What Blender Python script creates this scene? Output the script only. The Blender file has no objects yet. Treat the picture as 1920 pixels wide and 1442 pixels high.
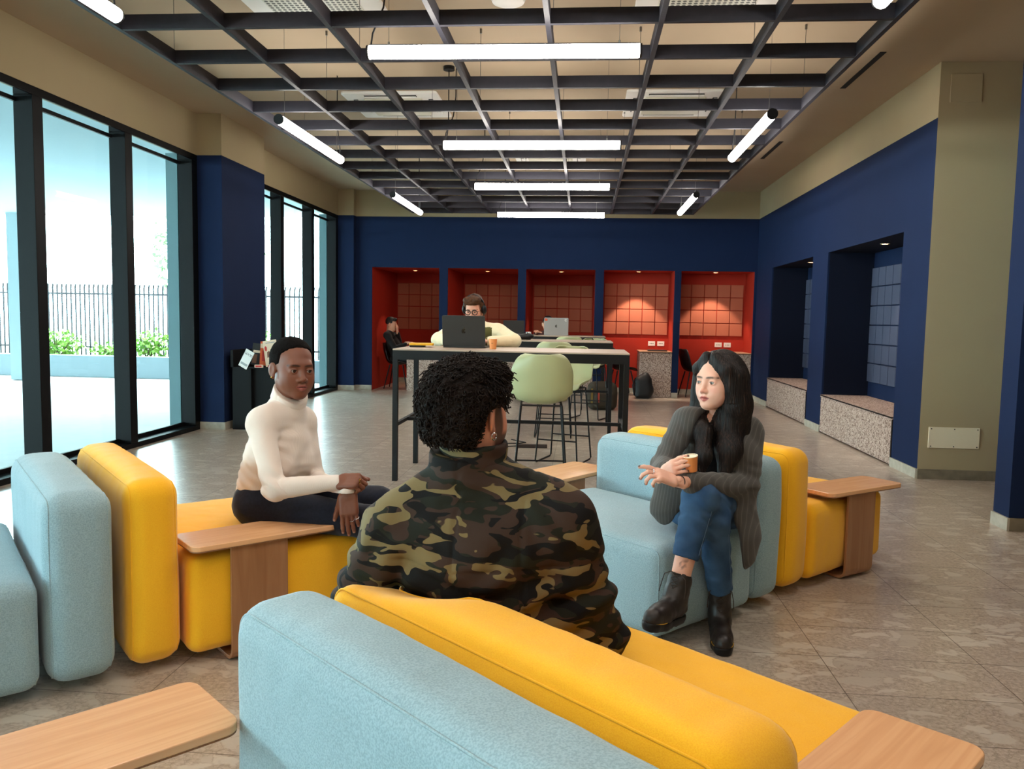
import bpy, math, random
import numpy as np
from mathutils import Vector, Matrix

random.seed(7)
rng = np.random.default_rng(11)
SC = bpy.context.scene
COL = SC.collection
PI = math.pi

# ------------------------------------------------------------------ camera
CAM_F, CAM_YAW, CAM_PITCH, CAM_ROLL, CAM_H = 1508.3, -.08708, -.08243, .01792, 1.32
_cy, _sy, _cp, _sp = math.cos(CAM_YAW), math.sin(CAM_YAW), math.cos(CAM_PITCH), math.sin(CAM_PITCH)
_fw = np.array([_sy*_cp, _cy*_cp, _sp]); _rt = np.array([_cy, -_sy, 0.0]); _up = np.cross(_rt, _fw)
_cr, _sr = math.cos(CAM_ROLL), math.sin(CAM_ROLL)
CR, CU, CW = _cr*_rt + _sr*_up, -_sr*_rt + _cr*_up, _fw
CPOS = np.array([0, 0, CAM_H])
cd = bpy.data.cameras.new('camera'); cam = bpy.data.objects.new('camera', cd); COL.objects.link(cam)
cam.matrix_world = Matrix(((CR[0], CU[0], -CW[0], 0), (CR[1], CU[1], -CW[1], 0), (CR[2], CU[2], -CW[2], CAM_H), (0, 0, 0, 1)))
cd.sensor_fit = 'HORIZONTAL'; cd.sensor_width = 36.0; cd.lens = CAM_F/1920*36.0; cd.clip_start = .05; cd.clip_end = 300
SC.camera = cam

def at(x, y, Y):
    """the point of the room at distance Y down the room that is sighted at photo pixel x, y"""
    d = CR*(x-960)/CAM_F + CU*(721-y)/CAM_F + CW
    return CPOS + d*(Y/d[1])

# ------------------------------------------------------------------ daylight and exposure
vs = SC.view_settings
vs.view_transform = 'Standard'; vs.look = 'None'; vs.gamma = 1; vs.use_curve_mapping = False
vs.exposure = 0.85
wd = bpy.data.worlds.new('sky'); SC.world = wd; wd.use_nodes = True
wn = wd.node_tree.nodes; wl = wd.node_tree.links
bg = wn['Background']; bg.inputs[0].default_value = (0.86, 0.97, 1.0, 1); bg.inputs[1].default_value = 12.5
EM_TUBE = 26.0

# ------------------------------------------------------------------ tagging
def tag(o, label=None, cat=None, group=None, kind=None):
    if label: o['label'] = label
    if cat: o['category'] = cat
    if group: o['group'] = group
    if kind: o['kind'] = kind
    return o

def empty(name, loc=(0, 0, 0), rz=0, label=None, cat=None, group=None, parent=None):
    o = bpy.data.objects.new(name, None); COL.objects.link(o); o.empty_display_size = .1
    o.location = loc; o.rotation_euler = (0, 0, rz)
    if parent: o.parent = parent
    return tag(o, label, cat, group)

def copy_tree(o, parent=None):
    c = o.copy(); COL.objects.link(c)
    if parent: c.parent = parent
    for ch in list(o.children): copy_tree(ch, c)
    return c

# ------------------------------------------------------------------ materials
def srgb(h):
    if isinstance(h, str):
        h = h.lstrip('#'); v = [int(h[i:i+2], 16)/255 for i in (0, 2, 4)]
    else: v = [c/255 for c in h]
    return tuple((c/12.92 if c <= .04045 else ((c+.055)/1.055)**2.4) for c in v) + (1,)

MATS = {}
def mat(name, col, rough=.6, metal=0, spec=.5, noise=None, bump=None, emit=None, sheen=0, coat=0, sub=0):
    """noise=(scale, dark_colour, amount) mixes a second colour; bump=(scale, strength, distance)"""
    m = bpy.data.materials.new(name); m.use_nodes = True
    nt = m.node_tree; b = nt.nodes['Principled BSDF']
    b.inputs['Base Color'].default_value = srgb(col); b.inputs['Roughness'].default_value = rough
    b.inputs['Metallic'].default_value = metal; b.inputs['Specular IOR Level'].default_value = spec
    if sheen: b.inputs['Sheen Weight'].default_value = sheen
    if coat: b.inputs['Coat Weight'].default_value = coat; b.inputs['Coat Roughness'].default_value = .15
    if sub:
        b.inputs['Subsurface Weight'].default_value = sub; b.inputs['Subsurface Scale'].default_value = .01
        b.inputs['Subsurface Radius'].default_value = (1, .35, .2)
    tc = nt.nodes.new('ShaderNodeTexCoord')
    if noise:
        n = nt.nodes.new('ShaderNodeTexNoise'); n.inputs['Scale'].default_value = noise[0]; n.inputs['Detail'].default_value = 5
        nt.links.new(tc.outputs['Object'], n.inputs['Vector'])
        r = nt.nodes.new('ShaderNodeMapRange'); r.inputs[1].default_value = .35; r.inputs[2].default_value = .65
        r.inputs[3].default_value = 0; r.inputs[4].default_value = noise[2]
        nt.links.new(n.outputs['Fac'], r.inputs[0])
        mx = nt.nodes.new('ShaderNodeMix'); mx.data_type = 'RGBA'
        mx.inputs[6].default_value = srgb(col); mx.inputs[7].default_value = srgb(noise[1])
        nt.links.new(r.outputs[0], mx.inputs[0]); nt.links.new(mx.outputs[2], b.inputs['Base Color'])
    if bump:
        n = nt.nodes.new('ShaderNodeTexNoise'); n.inputs['Scale'].default_value = bump[0]; n.inputs['Detail'].default_value = 3
        nt.links.new(tc.outputs['Object'], n.inputs['Vector'])
        bp = nt.nodes.new('ShaderNodeBump'); bp.inputs['Strength'].default_value = bump[1]; bp.inputs['Distance'].default_value = bump[2]
        nt.links.new(n.outputs['Fac'], bp.inputs['Height']); nt.links.new(bp.outputs[0], b.inputs['Normal'])
    if emit: b.inputs['Emission Color'].default_value = srgb(emit[0]); b.inputs['Emission Strength'].default_value = emit[1]
    MATS[name] = m
    return m

def node(m, t): return m.node_tree.nodes.new(t)
def link(m, a, b): m.node_tree.links.new(a, b)
def bsdf(m): return m.node_tree.nodes['Principled BSDF']

def ramp(m, stops, const=False):
    r = node(m, 'ShaderNodeValToRGB'); cr = r.color_ramp
    if const: cr.interpolation = 'CONSTANT'
    while len(cr.elements) < len(stops): cr.elements.new(.5)
    for e, (p, c) in zip(cr.elements, stops): e.position = p; e.color = srgb(c)
    return r

M = {}
M['navy'] = mat('navy_wall_paint', (20, 35, 66), .8, spec=.15, noise=(3, (18, 32, 62), .5))
M['beige'] = mat('beige_wall_paint', (165, 150, 116), .8, noise=(2, (160, 142, 113), .5))
M['beige_ceiling'] = mat('beige_ceiling_paint', (168, 148, 122), .85, noise=(1.5, (162, 142, 116), .5))
M['red'] = mat('red_alcove_paint', (166, 44, 28), .7, spec=.2, noise=(3, (158, 40, 26), .4))
M['red_tile'] = mat('red_felt_tile', (170, 94, 68), .85, bump=(300, .15, .002))
M['blue_tile'] = mat('blue_felt_tile', (54, 62, 84), .85, bump=(300, .15, .002))
M['black_metal'] = mat('black_powder_coat', (11, 12, 14), .5, spec=.25)
M['window_black'] = mat('window_frame_black', (6, 8, 10), .5, spec=.15)
M['white'] = mat('white_plastic', (225, 222, 215), .4)
M['offwhite'] = mat('offwhite_painted_metal', (205, 200, 180), .5)
M['stone_base'] = mat('pale_stone_skirting', (178, 172, 156), .5, noise=(14, (150, 144, 128), .7))
M['grid_wood'] = mat('charcoal_stained_batten', (28, 28, 36), .62, spec=.3, noise=(25, (36, 35, 44), .6), bump=(60, .2, .003))
M['dark'] = mat('black_void', (10, 10, 12), .9)
M['black_plastic'] = mat('black_plastic', (11, 11, 13), .45, spec=.3)
M['steel'] = mat('steel_wire', (120, 118, 112), .35, metal=.9)
M['gold'] = mat('gold', (235, 190, 90), .2, metal=1)
M['silver'] = mat('silver', (200, 205, 212), .2, metal=1)

def floor_material():
    m = bpy.data.materials.new('ceppo_stone_tile'); m.use_nodes = True; b = bsdf(m)
    tc = node(m, 'ShaderNodeTexCoord')
    mp = node(m, 'ShaderNodeMapping'); mp.inputs['Location'].default_value = (-.97, -3.205, 0)
    link(m, tc.outputs['Object'], mp.inputs[0])
    # stretched pebbles in a matrix of two stone tones
    mp2 = node(m, 'ShaderNodeMapping'); mp2.inputs['Scale'].default_value = (9, 17, 9); link(m, tc.outputs['Object'], mp2.inputs[0])
    nz = node(m, 'ShaderNodeTexNoise'); nz.inputs['Scale'].default_value = 5; nz.inputs['Detail'].default_value = 4
    link(m, tc.outputs['Object'], nz.inputs['Vector'])
    ad = node(m, 'ShaderNodeMix'); ad.data_type = 'VECTOR'; ad.inputs[0].default_value = .55
    link(m, mp2.outputs[0], ad.inputs[4]); 
    sc = node(m, 'ShaderNodeVectorMath'); sc.operation = 'SCALE'; sc.inputs[3].default_value = 3.2; link(m, nz.outputs['Color'], sc.inputs[0])
    a2 = node(m, 'ShaderNodeVectorMath'); a2.operation = 'ADD'; link(m, mp2.outputs[0], a2.inputs[0]); link(m, sc.outputs[0], a2.inputs[1])
    v = node(m, 'ShaderNodeTexVoronoi'); v.feature = 'F1'; v.inputs['Scale'].default_value = 1.15; link(m, a2.outputs[0], v.inputs['Vector'])
    bw = node(m, 'ShaderNodeRGBToBW'); link(m, v.outputs['Color'], bw.inputs[0])
    r1 = ramp(m, [(0, (170, 154, 138)), (.5, (176, 161, 144)), (.62, (184, 170, 153)), (.74, (206, 194, 178)), (.9, (214, 203, 187)), (1, (166, 150, 134))]); link(m, bw.outputs[0], r1.inputs[0])
    v2 = node(m, 'ShaderNodeTexVoronoi'); v2.feature = 'DISTANCE_TO_EDGE'; v2.inputs['Scale'].default_value = 1.15; link(m, a2.outputs[0], v2.inputs['Vector'])
    r2 = node(m, 'ShaderNodeMapRange'); r2.inputs[1].default_value = 0; r2.inputs[2].default_value = .1; r2.inputs[3].default_value = .75; r2.inputs[4].default_value = 0
    link(m, v2.outputs['Distance'], r2.inputs[0])
    # only some of the cells are solid pebbles
    pk = node(m, 'ShaderNodeMapRange'); pk.inputs[1].default_value = .60; pk.inputs[2].default_value = .64; pk.inputs[3].default_value = 1; pk.inputs[4].default_value = 0; link(m, bw.outputs[0], pk.inputs[0])
    mxx = node(m, 'ShaderNodeMath'); mxx.operation = 'MAXIMUM'; link(m, r2.outputs[0], mxx.inputs[0]); link(m, pk.outputs[0], mxx.inputs[1])
    n3 = node(m, 'ShaderNodeTexNoise'); n3.inputs['Scale'].default_value = 55; n3.inputs['Detail'].default_value = 5; link(m, tc.outputs['Object'], n3.inputs['Vector'])
    r3 = ramp(m, [(.3, (164, 147, 130)), (.5, (188, 171, 153)), (.72, (206, 191, 175))]); link(m, n3.outputs['Fac'], r3.inputs[0])
    mx = node(m, 'ShaderNodeMix'); mx.data_type = 'RGBA'; link(m, mxx.outputs[0], mx.inputs[0]); link(m, r1.outputs[0], mx.inputs[6]); link(m, r3.outputs[0], mx.inputs[7])
    mx2 = node(m, 'ShaderNodeMix'); mx2.data_type = 'RGBA'; mx2.inputs[0].default_value = .12; link(m, mx.outputs[2], mx2.inputs[6]); link(m, r3.outputs[0], mx2.inputs[7])
    v3 = node(m, 'ShaderNodeTexVoronoi'); v3.feature = 'DISTANCE_TO_EDGE'; v3.inputs['Scale'].default_value = 3.1; link(m, a2.outputs[0], v3.inputs['Vector'])
    r4 = node(m, 'ShaderNodeMapRange'); r4.inputs[1].default_value = 0; r4.inputs[2].default_value = .07; r4.inputs[3].default_value = .5; r4.inputs[4].default_value = 0; link(m, v3.outputs['Distance'], r4.inputs[0])
    g4 = node(m, 'ShaderNodeMath'); g4.operation = 'MULTIPLY'; link(m, r4.outputs[0], g4.inputs[0]); link(m, mxx.outputs[0], g4.inputs[1])
    mx3 = node(m, 'ShaderNodeMix'); mx3.data_type = 'RGBA'; link(m, g4.outputs[0], mx3.inputs[0]); link(m, mx2.outputs[2], mx3.inputs[6]); mx3.inputs[7].default_value = srgb((128, 110, 94)); mx2 = mx3
    br = node(m, 'ShaderNodeTexBrick'); br.offset = 0; br.squash = 1
    br.inputs['Scale'].default_value = 1; br.inputs['Brick Width'].default_value = .61; br.inputs['Row Height'].default_value = .325
    br.inputs['Mortar Size'].default_value = .0022; br.inputs['Mortar Smooth'].default_value = .1
    br.inputs['Color1'].default_value = (1, 1, 1, 1); br.inputs['Color2'].default_value = (.9, .9, .9, 1); br.inputs['Mortar'].default_value = (.34, .31, .28, 1)
    link(m, mp.outputs[0], br.inputs['Vector'])
    mu = node(m, 'ShaderNodeMix'); mu.data_type = 'RGBA'; mu.blend_type = 'MULTIPLY'; mu.inputs[0].default_value = 1
    link(m, mx2.outputs[2], mu.inputs[6]); link(m, br.outputs['Color'], mu.inputs[7]); link(m, mu.outputs[2], b.inputs['Base Color'])
    # a finer second layer of small pebbles with dark rims
    b.inputs['Roughness'].default_value = .30; b.inputs['Specular IOR Level'].default_value = .8; b.inputs['Coat Weight'].default_value = .35; b.inputs['Coat Roughness'].default_value = .22
    return m
M['floor'] = floor_material()

def speckle_material():
    m = bpy.data.materials.new('speckled_chip_board'); m.use_nodes = True; b = bsdf(m)
    tc = node(m, 'ShaderNodeTexCoord')
    v = node(m, 'ShaderNodeTexVoronoi'); v.inputs['Scale'].default_value = 95; link(m, tc.outputs['Object'], v.inputs['Vector'])
    bw = node(m, 'ShaderNodeRGBToBW'); link(m, v.outputs['Color'], bw.inputs[0])
    r = ramp(m, [(0, (92, 70, 60)), (.30, (116, 92, 80)), (.40, (164, 140, 126)), (.62, (184, 162, 148)), (1, (200, 180, 166))]); link(m, bw.outputs[0], r.inputs[0])
    link(m, r.outputs[0], b.inputs['Base Color']); b.inputs['Roughness'].default_value = .8
    bp = node(m, 'ShaderNodeBump'); bp.inputs['Strength'].default_value = .4; bp.inputs['Distance'].default_value = .003
    link(m, v.outputs['Distance'], bp.inputs['Height']); link(m, bp.outputs[0], b.inputs['Normal'])
    return m
M['speckle'] = speckle_material()
M['desk_top'] = mat('peach_laminate', (196, 150, 118), .5, noise=(30, (176, 130, 100), .6))
M['table_top'] = mat('pale_laminate_table_top', (176, 156, 138), .42, noise=(20, (166, 146, 128), .5))

def wood_material(name, c1, c2, c3, scale=(1.2, 14, 14)):
    m = bpy.data.materials.new(name); m.use_nodes = True; b = bsdf(m)
    tc = node(m, 'ShaderNodeTexCoord'); mp = node(m, 'ShaderNodeMapping'); mp.inputs['Scale'].default_value = scale
    link(m, tc.outputs['Object'], mp.inputs[0])
    n = node(m, 'ShaderNodeTexNoise'); n.inputs['Scale'].default_value = 1.6; n.inputs['Detail'].default_value = 5; n.inputs['Distortion'].default_value = 1.4
    link(m, mp.outputs[0], n.inputs['Vector'])
    r = ramp(m, [(.25, c1), (.5, c2), (.75, c3)]); link(m, n.outputs['Fac'], r.inputs[0])
    w = node(m, 'ShaderNodeTexWave'); w.inputs['Scale'].default_value = 1.0; w.inputs['Distortion'].default_value = 9; w.inputs['Detail'].default_value = 2; w.inputs['Detail Scale'].default_value = .7
    w.bands_direction = 'Y'
    link(m, mp.outputs[0], w.inputs['Vector'])
    r2 = node(m, 'ShaderNodeMapRange'); r2.inputs[1].default_value = 0; r2.inputs[2].default_value = .25; r2.inputs[3].default_value = .35; r2.inputs[4].default_value = 0; link(m, w.outputs['Fac'], r2.inputs[0])
    mx = node(m, 'ShaderNodeMix'); mx.data_type = 'RGBA'; link(m, r2.outputs[0], mx.inputs[0]); link(m, r.outputs[0], mx.inputs[6]); mx.inputs[7].default_value = srgb(c1)
    link(m, mx.outputs[2], b.inputs['Base Color']); b.inputs['Roughness'].default_value = .24
    return m
M['birch'] = wood_material('beech_plywood', (222, 166, 118), (232, 178, 130), (238, 188, 140))
M['beech_leg'] = wood_material('beech_plywood_upright', (148, 102, 68), (160, 112, 76), (168, 120, 84), (14, 14, 1.2))
M['ply_edge'] = mat('plywood_edge', (150, 106, 68), .6, noise=(200, (110, 74, 46), .7))

def fabric(name, c1, c2, ws=420):
    m = mat(name, c1, .9, sheen=.25, spec=.2)
    b = bsdf(m); tc = node(m, 'ShaderNodeTexCoord')
    n = node(m, 'ShaderNodeTexNoise'); n.inputs['Scale'].default_value = ws; n.inputs['Detail'].default_value = 2; link(m, tc.outputs['Object'], n.inputs['Vector'])
    r = ramp(m, [(.35, c2), (.62, c1)]); link(m, n.outputs['Fac'], r.inputs[0]); link(m, r.outputs[0], b.inputs['Base Color'])
    n2 = node(m, 'ShaderNodeTexNoise'); n2.inputs['Scale'].default_value = 3.5; n2.inputs['Detail'].default_value = 3; n2.inputs['Distortion'].default_value = .6; link(m, tc.outputs['Object'], n2.inputs['Vector'])
    b1 = node(m, 'ShaderNodeBump'); b1.inputs['Strength'].default_value = .35; b1.inputs['Distance'].default_value = .02; link(m, n2.outputs['Fac'], b1.inputs['Height'])
    b2 = node(m, 'ShaderNodeBump'); b2.inputs['Strength'].default_value = .25; b2.inputs['Distance'].default_value = .002; link(m, n.outputs['Fac'], b2.inputs['Height']); link(m, b1.outputs[0], b2.inputs['Normal'])
    link(m, b2.outputs[0], b.inputs['Normal'])
    return m
M['sky_fabric'] = fabric('pale_blue_upholstery', (158, 186, 194), (136, 164, 174), 260)
M['yellow_fabric'] = fabric('golden_yellow_upholstery', (255, 192, 36), (250, 180, 28), 420)

# ------------------------------------------------------------------ polygon mesh builder
class MB:
    def __init__(s): s.v = []; s.f = []; s.m = []
    def add(s, vs, fs, mi=0):
        b = len(s.v); s.v += [tuple(map(float, v)) for v in vs]; s.f += [tuple(i+b for i in f) for f in fs]; s.m += [mi]*len(fs); return s
    def box(s, x0, x1, y0, y1, z0, z1, mi=0, rz=0, c=None):
        vs = [(x, y, z) for z in (z0, z1) for y in (y0, y1) for x in (x0, x1)]
        if rz:
            cx, cy = c if c else ((x0+x1)/2, (y0+y1)/2); ca, sa = math.cos(rz), math.sin(rz)
            vs = [(cx+(x-cx)*ca-(y-cy)*sa, cy+(x-cx)*sa+(y-cy)*ca, z) for x, y, z in vs]
        return s.add(vs, [(0, 2, 3, 1), (4, 5, 7, 6), (0, 1, 5, 4), (2, 6, 7, 3), (0, 4, 6, 2), (1, 3, 7, 5)], mi)
    def tube(s, pts, r, n=8, mi=0, cap=True, closed=False):
        P = [np.array(p, float) for p in pts]; R = r if hasattr(r, '__len__') else [r]*len(P)
        rings = []; prev = None
        for i, p in enumerate(P):
            if closed: t = P[(i+1) % len(P)]-P[i-1]
            else: t = P[min(i+1, len(P)-1)]-P[max(i-1, 0)]
            t = t/(np.linalg.norm(t)+1e-12)
            if prev is None:
                a = np.array([0, 0, 1.]) if abs(t[2]) < .9 else np.array([1., 0, 0])
                u = np.cross(t, a)
            else: u = prev-t*(prev@t)
            u /= np.linalg.norm(u)+1e-12; w = np.cross(t, u); prev = u
            rings.append([p+R[i]*(math.cos(2*PI*k/n)*u+math.sin(2*PI*k/n)*w) for k in range(n)])
        vs = [v for g in rings for v in g]; fs = []
        m = len(P)
        for i in range(m if closed else m-1):
            j = (i+1) % m
            for k in range(n):
                fs.append((i*n+k, i*n+(k+1) % n, j*n+(k+1) % n, j*n+k))
        if cap and not closed:
            fs.append(tuple(range(n-1, -1, -1))); fs.append(tuple((m-1)*n+k for k in range(n)))
        return s.add(vs, fs, mi)
    def cyl(s, a, b, r, n=20, mi=0, r2=None): return s.tube([a, b], [r, r if r2 is None else r2], n, mi)
    def lathe(s, prof, c=(0, 0, 0), n=28, mi=0, M4=None):
        vs = []; fs = []
        for r, z in prof:
            for k in range(n): vs.append((r*math.cos(2*PI*k/n), r*math.sin(2*PI*k/n), z))
        for i in range(len(prof)-1):
            for k in range(n): fs.append((i*n+k, i*n+(k+1) % n, (i+1)*n+(k+1) % n, (i+1)*n+k))
        if prof[0][0] > 1e-5: fs.append(tuple(range(n-1, -1, -1)))
        if prof[-1][0] > 1e-5: fs.append(tuple((len(prof)-1)*n+k for k in range(n)))
        if M4 is not None: vs = [tuple(M4 @ Vector(v)) for v in vs]
        return s.add([(v[0]+c[0], v[1]+c[1], v[2]+c[2]) for v in vs], fs, mi)
    def prism(s, poly, z0, z1, mi=0, M4=None):
        n = len(poly); vs = [(x, y, z0) for x, y in poly]+[(x, y, z1) for x, y in poly]
        if M4 is not None: vs = [tuple(M4 @ Vector(v)) for v in vs]
        fs = [tuple(range(n-1, -1, -1)), tuple(range(n, 2*n))]+[(i, (i+1) % n, n+(i+1) % n, n+i) for i in range(n)]
        return s.add(vs, fs, mi)
    def build(s, name, mats, parent=None, smooth=False, bevel=0, loc=None, auto=True):
        me = bpy.data.meshes.new(name); me.from_pydata(s.v, [], s.f)
        for m in (mats if isinstance(mats, (list, tuple)) else [mats]): me.materials.append(m)
        me.polygons.foreach_set('material_index', s.m)
        me.update()
        o = bpy.data.objects.new(name, me); COL.objects.link(o)
        if parent: o.parent = parent
        if loc is not None: o.location = loc
        if smooth:
            me.polygons.foreach_set('use_smooth', [True]*len(me.polygons))
            if auto:
                try: me.set_sharp_from_angle(angle=math.radians(38))
                except Exception: pass
        if bevel:
            b = o.modifiers.new('bevel', 'BEVEL'); b.width = bevel; b.segments = 2; b.limit_method = 'ANGLE'; b.angle_limit = math.radians(40)
        return o

def struct(mb, name, mats, label=None, **k):
    return tag(mb.build(name, mats, **k), label, None, None, 'structure')

def rrect(x0, x1, y0, y1, r, n=6):
    P = []
    for cx, cy, a in ((x1-r, y1-r, 0), (x0+r, y1-r, PI/2), (x0+r, y0+r, PI), (x1-r, y0+r, 1.5*PI)):
        for k in range(n+1):
            t = a+k*PI/2/n; P.append((cx+r*math.cos(t), cy+r*math.sin(t)))
    return P

# ------------------------------------------------------------------ signed distance sculpting
def vnoise(P, scale=1.0, seed=0):
    """smooth value noise, P (...,3) -> -1..1"""
    Q = P*scale+seed*17.31; i = np.floor(Q).astype(np.int64); f = Q-i; f = f*f*(3-2*f)
    def h(a, b, c):
        n = (a*73856093) ^ (b*19349663) ^ (c*83492791) ^ (seed*2654435)
        n = (n ^ (n >> 13))*1274126177 & 0x7fffffff
        n = (n ^ (n >> 16)) & 0xffff
        return n/32767.5-1
    r = 0
    for dx in (0, 1):
        for dy in (0, 1):
            for dz in (0, 1):
                w = (f[..., 0] if dx else 1-f[..., 0])*(f[..., 1] if dy else 1-f[..., 1])*(f[..., 2] if dz else 1-f[..., 2])
                r = r+w*h(i[..., 0]+dx, i[..., 1]+dy, i[..., 2]+dz)
    return r

def unit(v): v = np.array(v, float); return v/(np.linalg.norm(v)+1e-12)
def A(*v): return np.array(v, float)

class SDF:
    """a field built from round cones, ellipsoids and boxes; mesh() gives one closed smooth skin"""
    def __init__(s): s.p = []
    def rc(s, a, b, ra, rb=None, k=.02, flat=None, op='+'):
        """round cone a-b; flat=(axis, factor): thickness along axis divided by factor"""
        a, b = np.array(a, float), np.array(b, float); rb = ra if rb is None else rb; ab = b-a; L = ab@ab+1e-12
        def fn(P):
            Q = P-a; t = np.clip((Q@ab)/L, 0, 1); D = Q-t[..., None]*ab
            if flat is not None:
                n, fz = flat; D = D+(D@n)[..., None]*n*(fz-1)
                return (np.sqrt((D*D).sum(-1))-(ra+(rb-ra)*t))/(1 if fz < 1 else fz**.5)
            return np.sqrt((D*D).sum(-1))-(ra+(rb-ra)*t)
        R = max(ra, rb)*(1/min(1, flat[1]) if flat is not None else 1)
        s.p.append((fn, np.minimum(a, b)-R, np.maximum(a, b)+R, k, op)); return s
    def chain(s, pts, rs, k=.02, **kw):
        for i in range(len(pts)-1): s.rc(pts[i], pts[i+1], rs[i], rs[i+1], k, **kw)
        return s
    def el(s, c, r, R=None, k=.02, op='+'):
        """ellipsoid centre c, radii r, R rows = local axes in world"""
        c = np.array(c, float); r = np.array(r, float); R = np.eye(3) if R is None else np.array(R, float)
        def fn(P):
            Q = (P-c)@R.T; k0 = np.sqrt(((Q/r)**2).sum(-1)); k1 = np.sqrt(((Q/(r*r))**2).sum(-1))
            return k0*(k0-1)/(k1+1e-9)
        m = np.abs(R.T)@r
        s.p.append((fn, c-m, c+m, k, op)); return s
    def box(s, c, h, rad, R=None, k=.02, op='+', puff=0):
        c = np.array(c, float); h = np.array(h, float); R = np.eye(3) if R is None else np.array(R, float)
        def fn(P):
            Q = (P-c)@R.T
            if puff:
                u = np.clip(1-(Q/h)**2, 0, 1); sc = 1
                bul = np.stack([u[..., 1]*u[..., 2], u[..., 0]*u[..., 2], u[..., 0]*u[..., 1]], -1)
                q = np.abs(Q)-(h-rad)-np.array(puff)*bul
            else: q = np.abs(Q)-(h-rad)
            return np.sqrt((np.maximum(q, 0)**2).sum(-1))+np.minimum(q.max(-1), 0)-rad
        m = np.abs(R.T)@(h+np.max(puff))
        s.p.append((fn, c-m, c+m, k, op)); return s
    def mod(s, fn, lo, hi):
        """fn(P, F) -> new F, inside box lo..hi"""
        s.p.append((fn, np.array(lo, float), np.array(hi, float), 0, 'm')); return s
    def grid(s, vox):
        pos = [p for p in s.p if p[4] == '+']
        lo = np.min([p[1] for p in pos], 0)-3*vox; hi = np.max([p[2] for p in pos], 0)+3*vox
        n = np.ceil((hi-lo)/vox).astype(int)+1
        F = np.full(n, .05, np.float32)
        ax = [lo[i]+np.arange(n[i])*vox for i in range(3)]
        for fn, a, b, k, op in s.p:
            mg = 2*vox+k*1.1
            i0 = np.clip(np.floor((a-mg-lo)/vox).astype(int), 0, n-1); i1 = np.clip(np.ceil((b+mg-lo)/vox).astype(int)+1, 1, n)
            if np.any(i1 <= i0): continue
            sl = tuple(slice(i0[j], i1[j]) for j in range(3))
            P = np.stack(np.meshgrid(ax[0][sl[0]], ax[1][sl[1]], ax[2][sl[2]], indexing='ij'), -1)
            if op == 'm': F[sl] = fn(P, F[sl]); continue
            d = fn(P); f = F[sl]
            if op == '+':
                if k > 0:
                    h = np.clip(.5+.5*(f-d)/k, 0, 1); F[sl] = f*(1-h)+d*h-k*h*(1-h)
                else: F[sl] = np.minimum(f, d)
            elif op == '-':
                kk = max(k, 1e-4); h = np.clip(.5-.5*(f+d)/kk, 0, 1); F[sl] = f*(1-h)-d*h+kk*h*(1-h)
            elif op == '&':
                F[sl] = np.maximum(f, d)
        return F, lo
    def mesh(s, vox):
        F, lo = s.grid(vox)
        F[0] = F[-1] = .05; F[:, 0] = F[:, -1] = .05; F[:, :, 0] = F[:, :, -1] = .05
        I = F < 0
        c = np.zeros([d-1 for d in F.shape], np.int8)
        for dx in (0, 1):
            for dy in (0, 1):
                for dz in (0, 1):
                    c += I[dx:I.shape[0]-1+dx, dy:I.shape[1]-1+dy, dz:I.shape[2]-1+dz]
        act = np.argwhere((c > 0) & (c < 8))
        idx = -np.ones(c.shape, np.int64); idx[tuple(act.T)] = np.arange(len(act))
        S = np.zeros((len(act), 3)); N = np.zeros(len(act))
        co = [(x, y, z) for x in (0, 1) for y in (0, 1) for z in (0, 1)]
        V = [F[act[:, 0]+x, act[:, 1]+y, act[:, 2]+z].astype(float) for x, y, z in co]
        for a in range(8):
            for b in range(a+1, 8):
                if sum(abs(co[a][i]-co[b][i]) for i in range(3)) != 1: continue
                va, vb = V[a], V[b]; m = (va < 0) != (vb < 0)
                t = np.where(m, va/(va-vb+1e-20*(~m)+0), 0) if False else np.divide(va, va-vb, out=np.zeros_like(va), where=m)
                A_, B_ = np.array(co[a], float), np.array(co[b], float)
                S += np.where(m[:, None], A_+(B_-A_)*t[:, None], 0); N += m
        verts = lo+vox*(act+S/N[:, None])
        faces = []
        for ax_ in range(3):
            sl0 = [slice(0, F.shape[i]) for i in range(3)]; sl1 = list(sl0)
            sl0[ax_] = slice(0, F.shape[ax_]-1); sl1[ax_] = slice(1, F.shape[ax_])
            m = I[tuple(sl0)] != I[tuple(sl1)]
            e = np.argwhere(m); 
            o1, o2 = [i for i in range(3) if i != ax_]
            e = e[(e[:, o1] > 0) & (e[:, o2] > 0) & (e[:, o1] < F.shape[o1]-1) & (e[:, o2] < F.shape[o2]-1)]
            ins = I[tuple(e.T)]
            q = []
            for d1, d2 in ((1, 1), (0, 1), (0, 0), (1, 0)):
                g = e.copy(); g[:, o1] -= d1; g[:, o2] -= d2; q.append(idx[tuple(g.T)])
            q = np.stack(q, 1)
            flip = ins if ax_ != 1 else ~ins
            q[~flip] = q[~flip][:, ::-1]
            faces.append(q)
        faces = np.concatenate(faces)
        faces = faces[(faces >= 0).all(1)]
        return verts, faces

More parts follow.
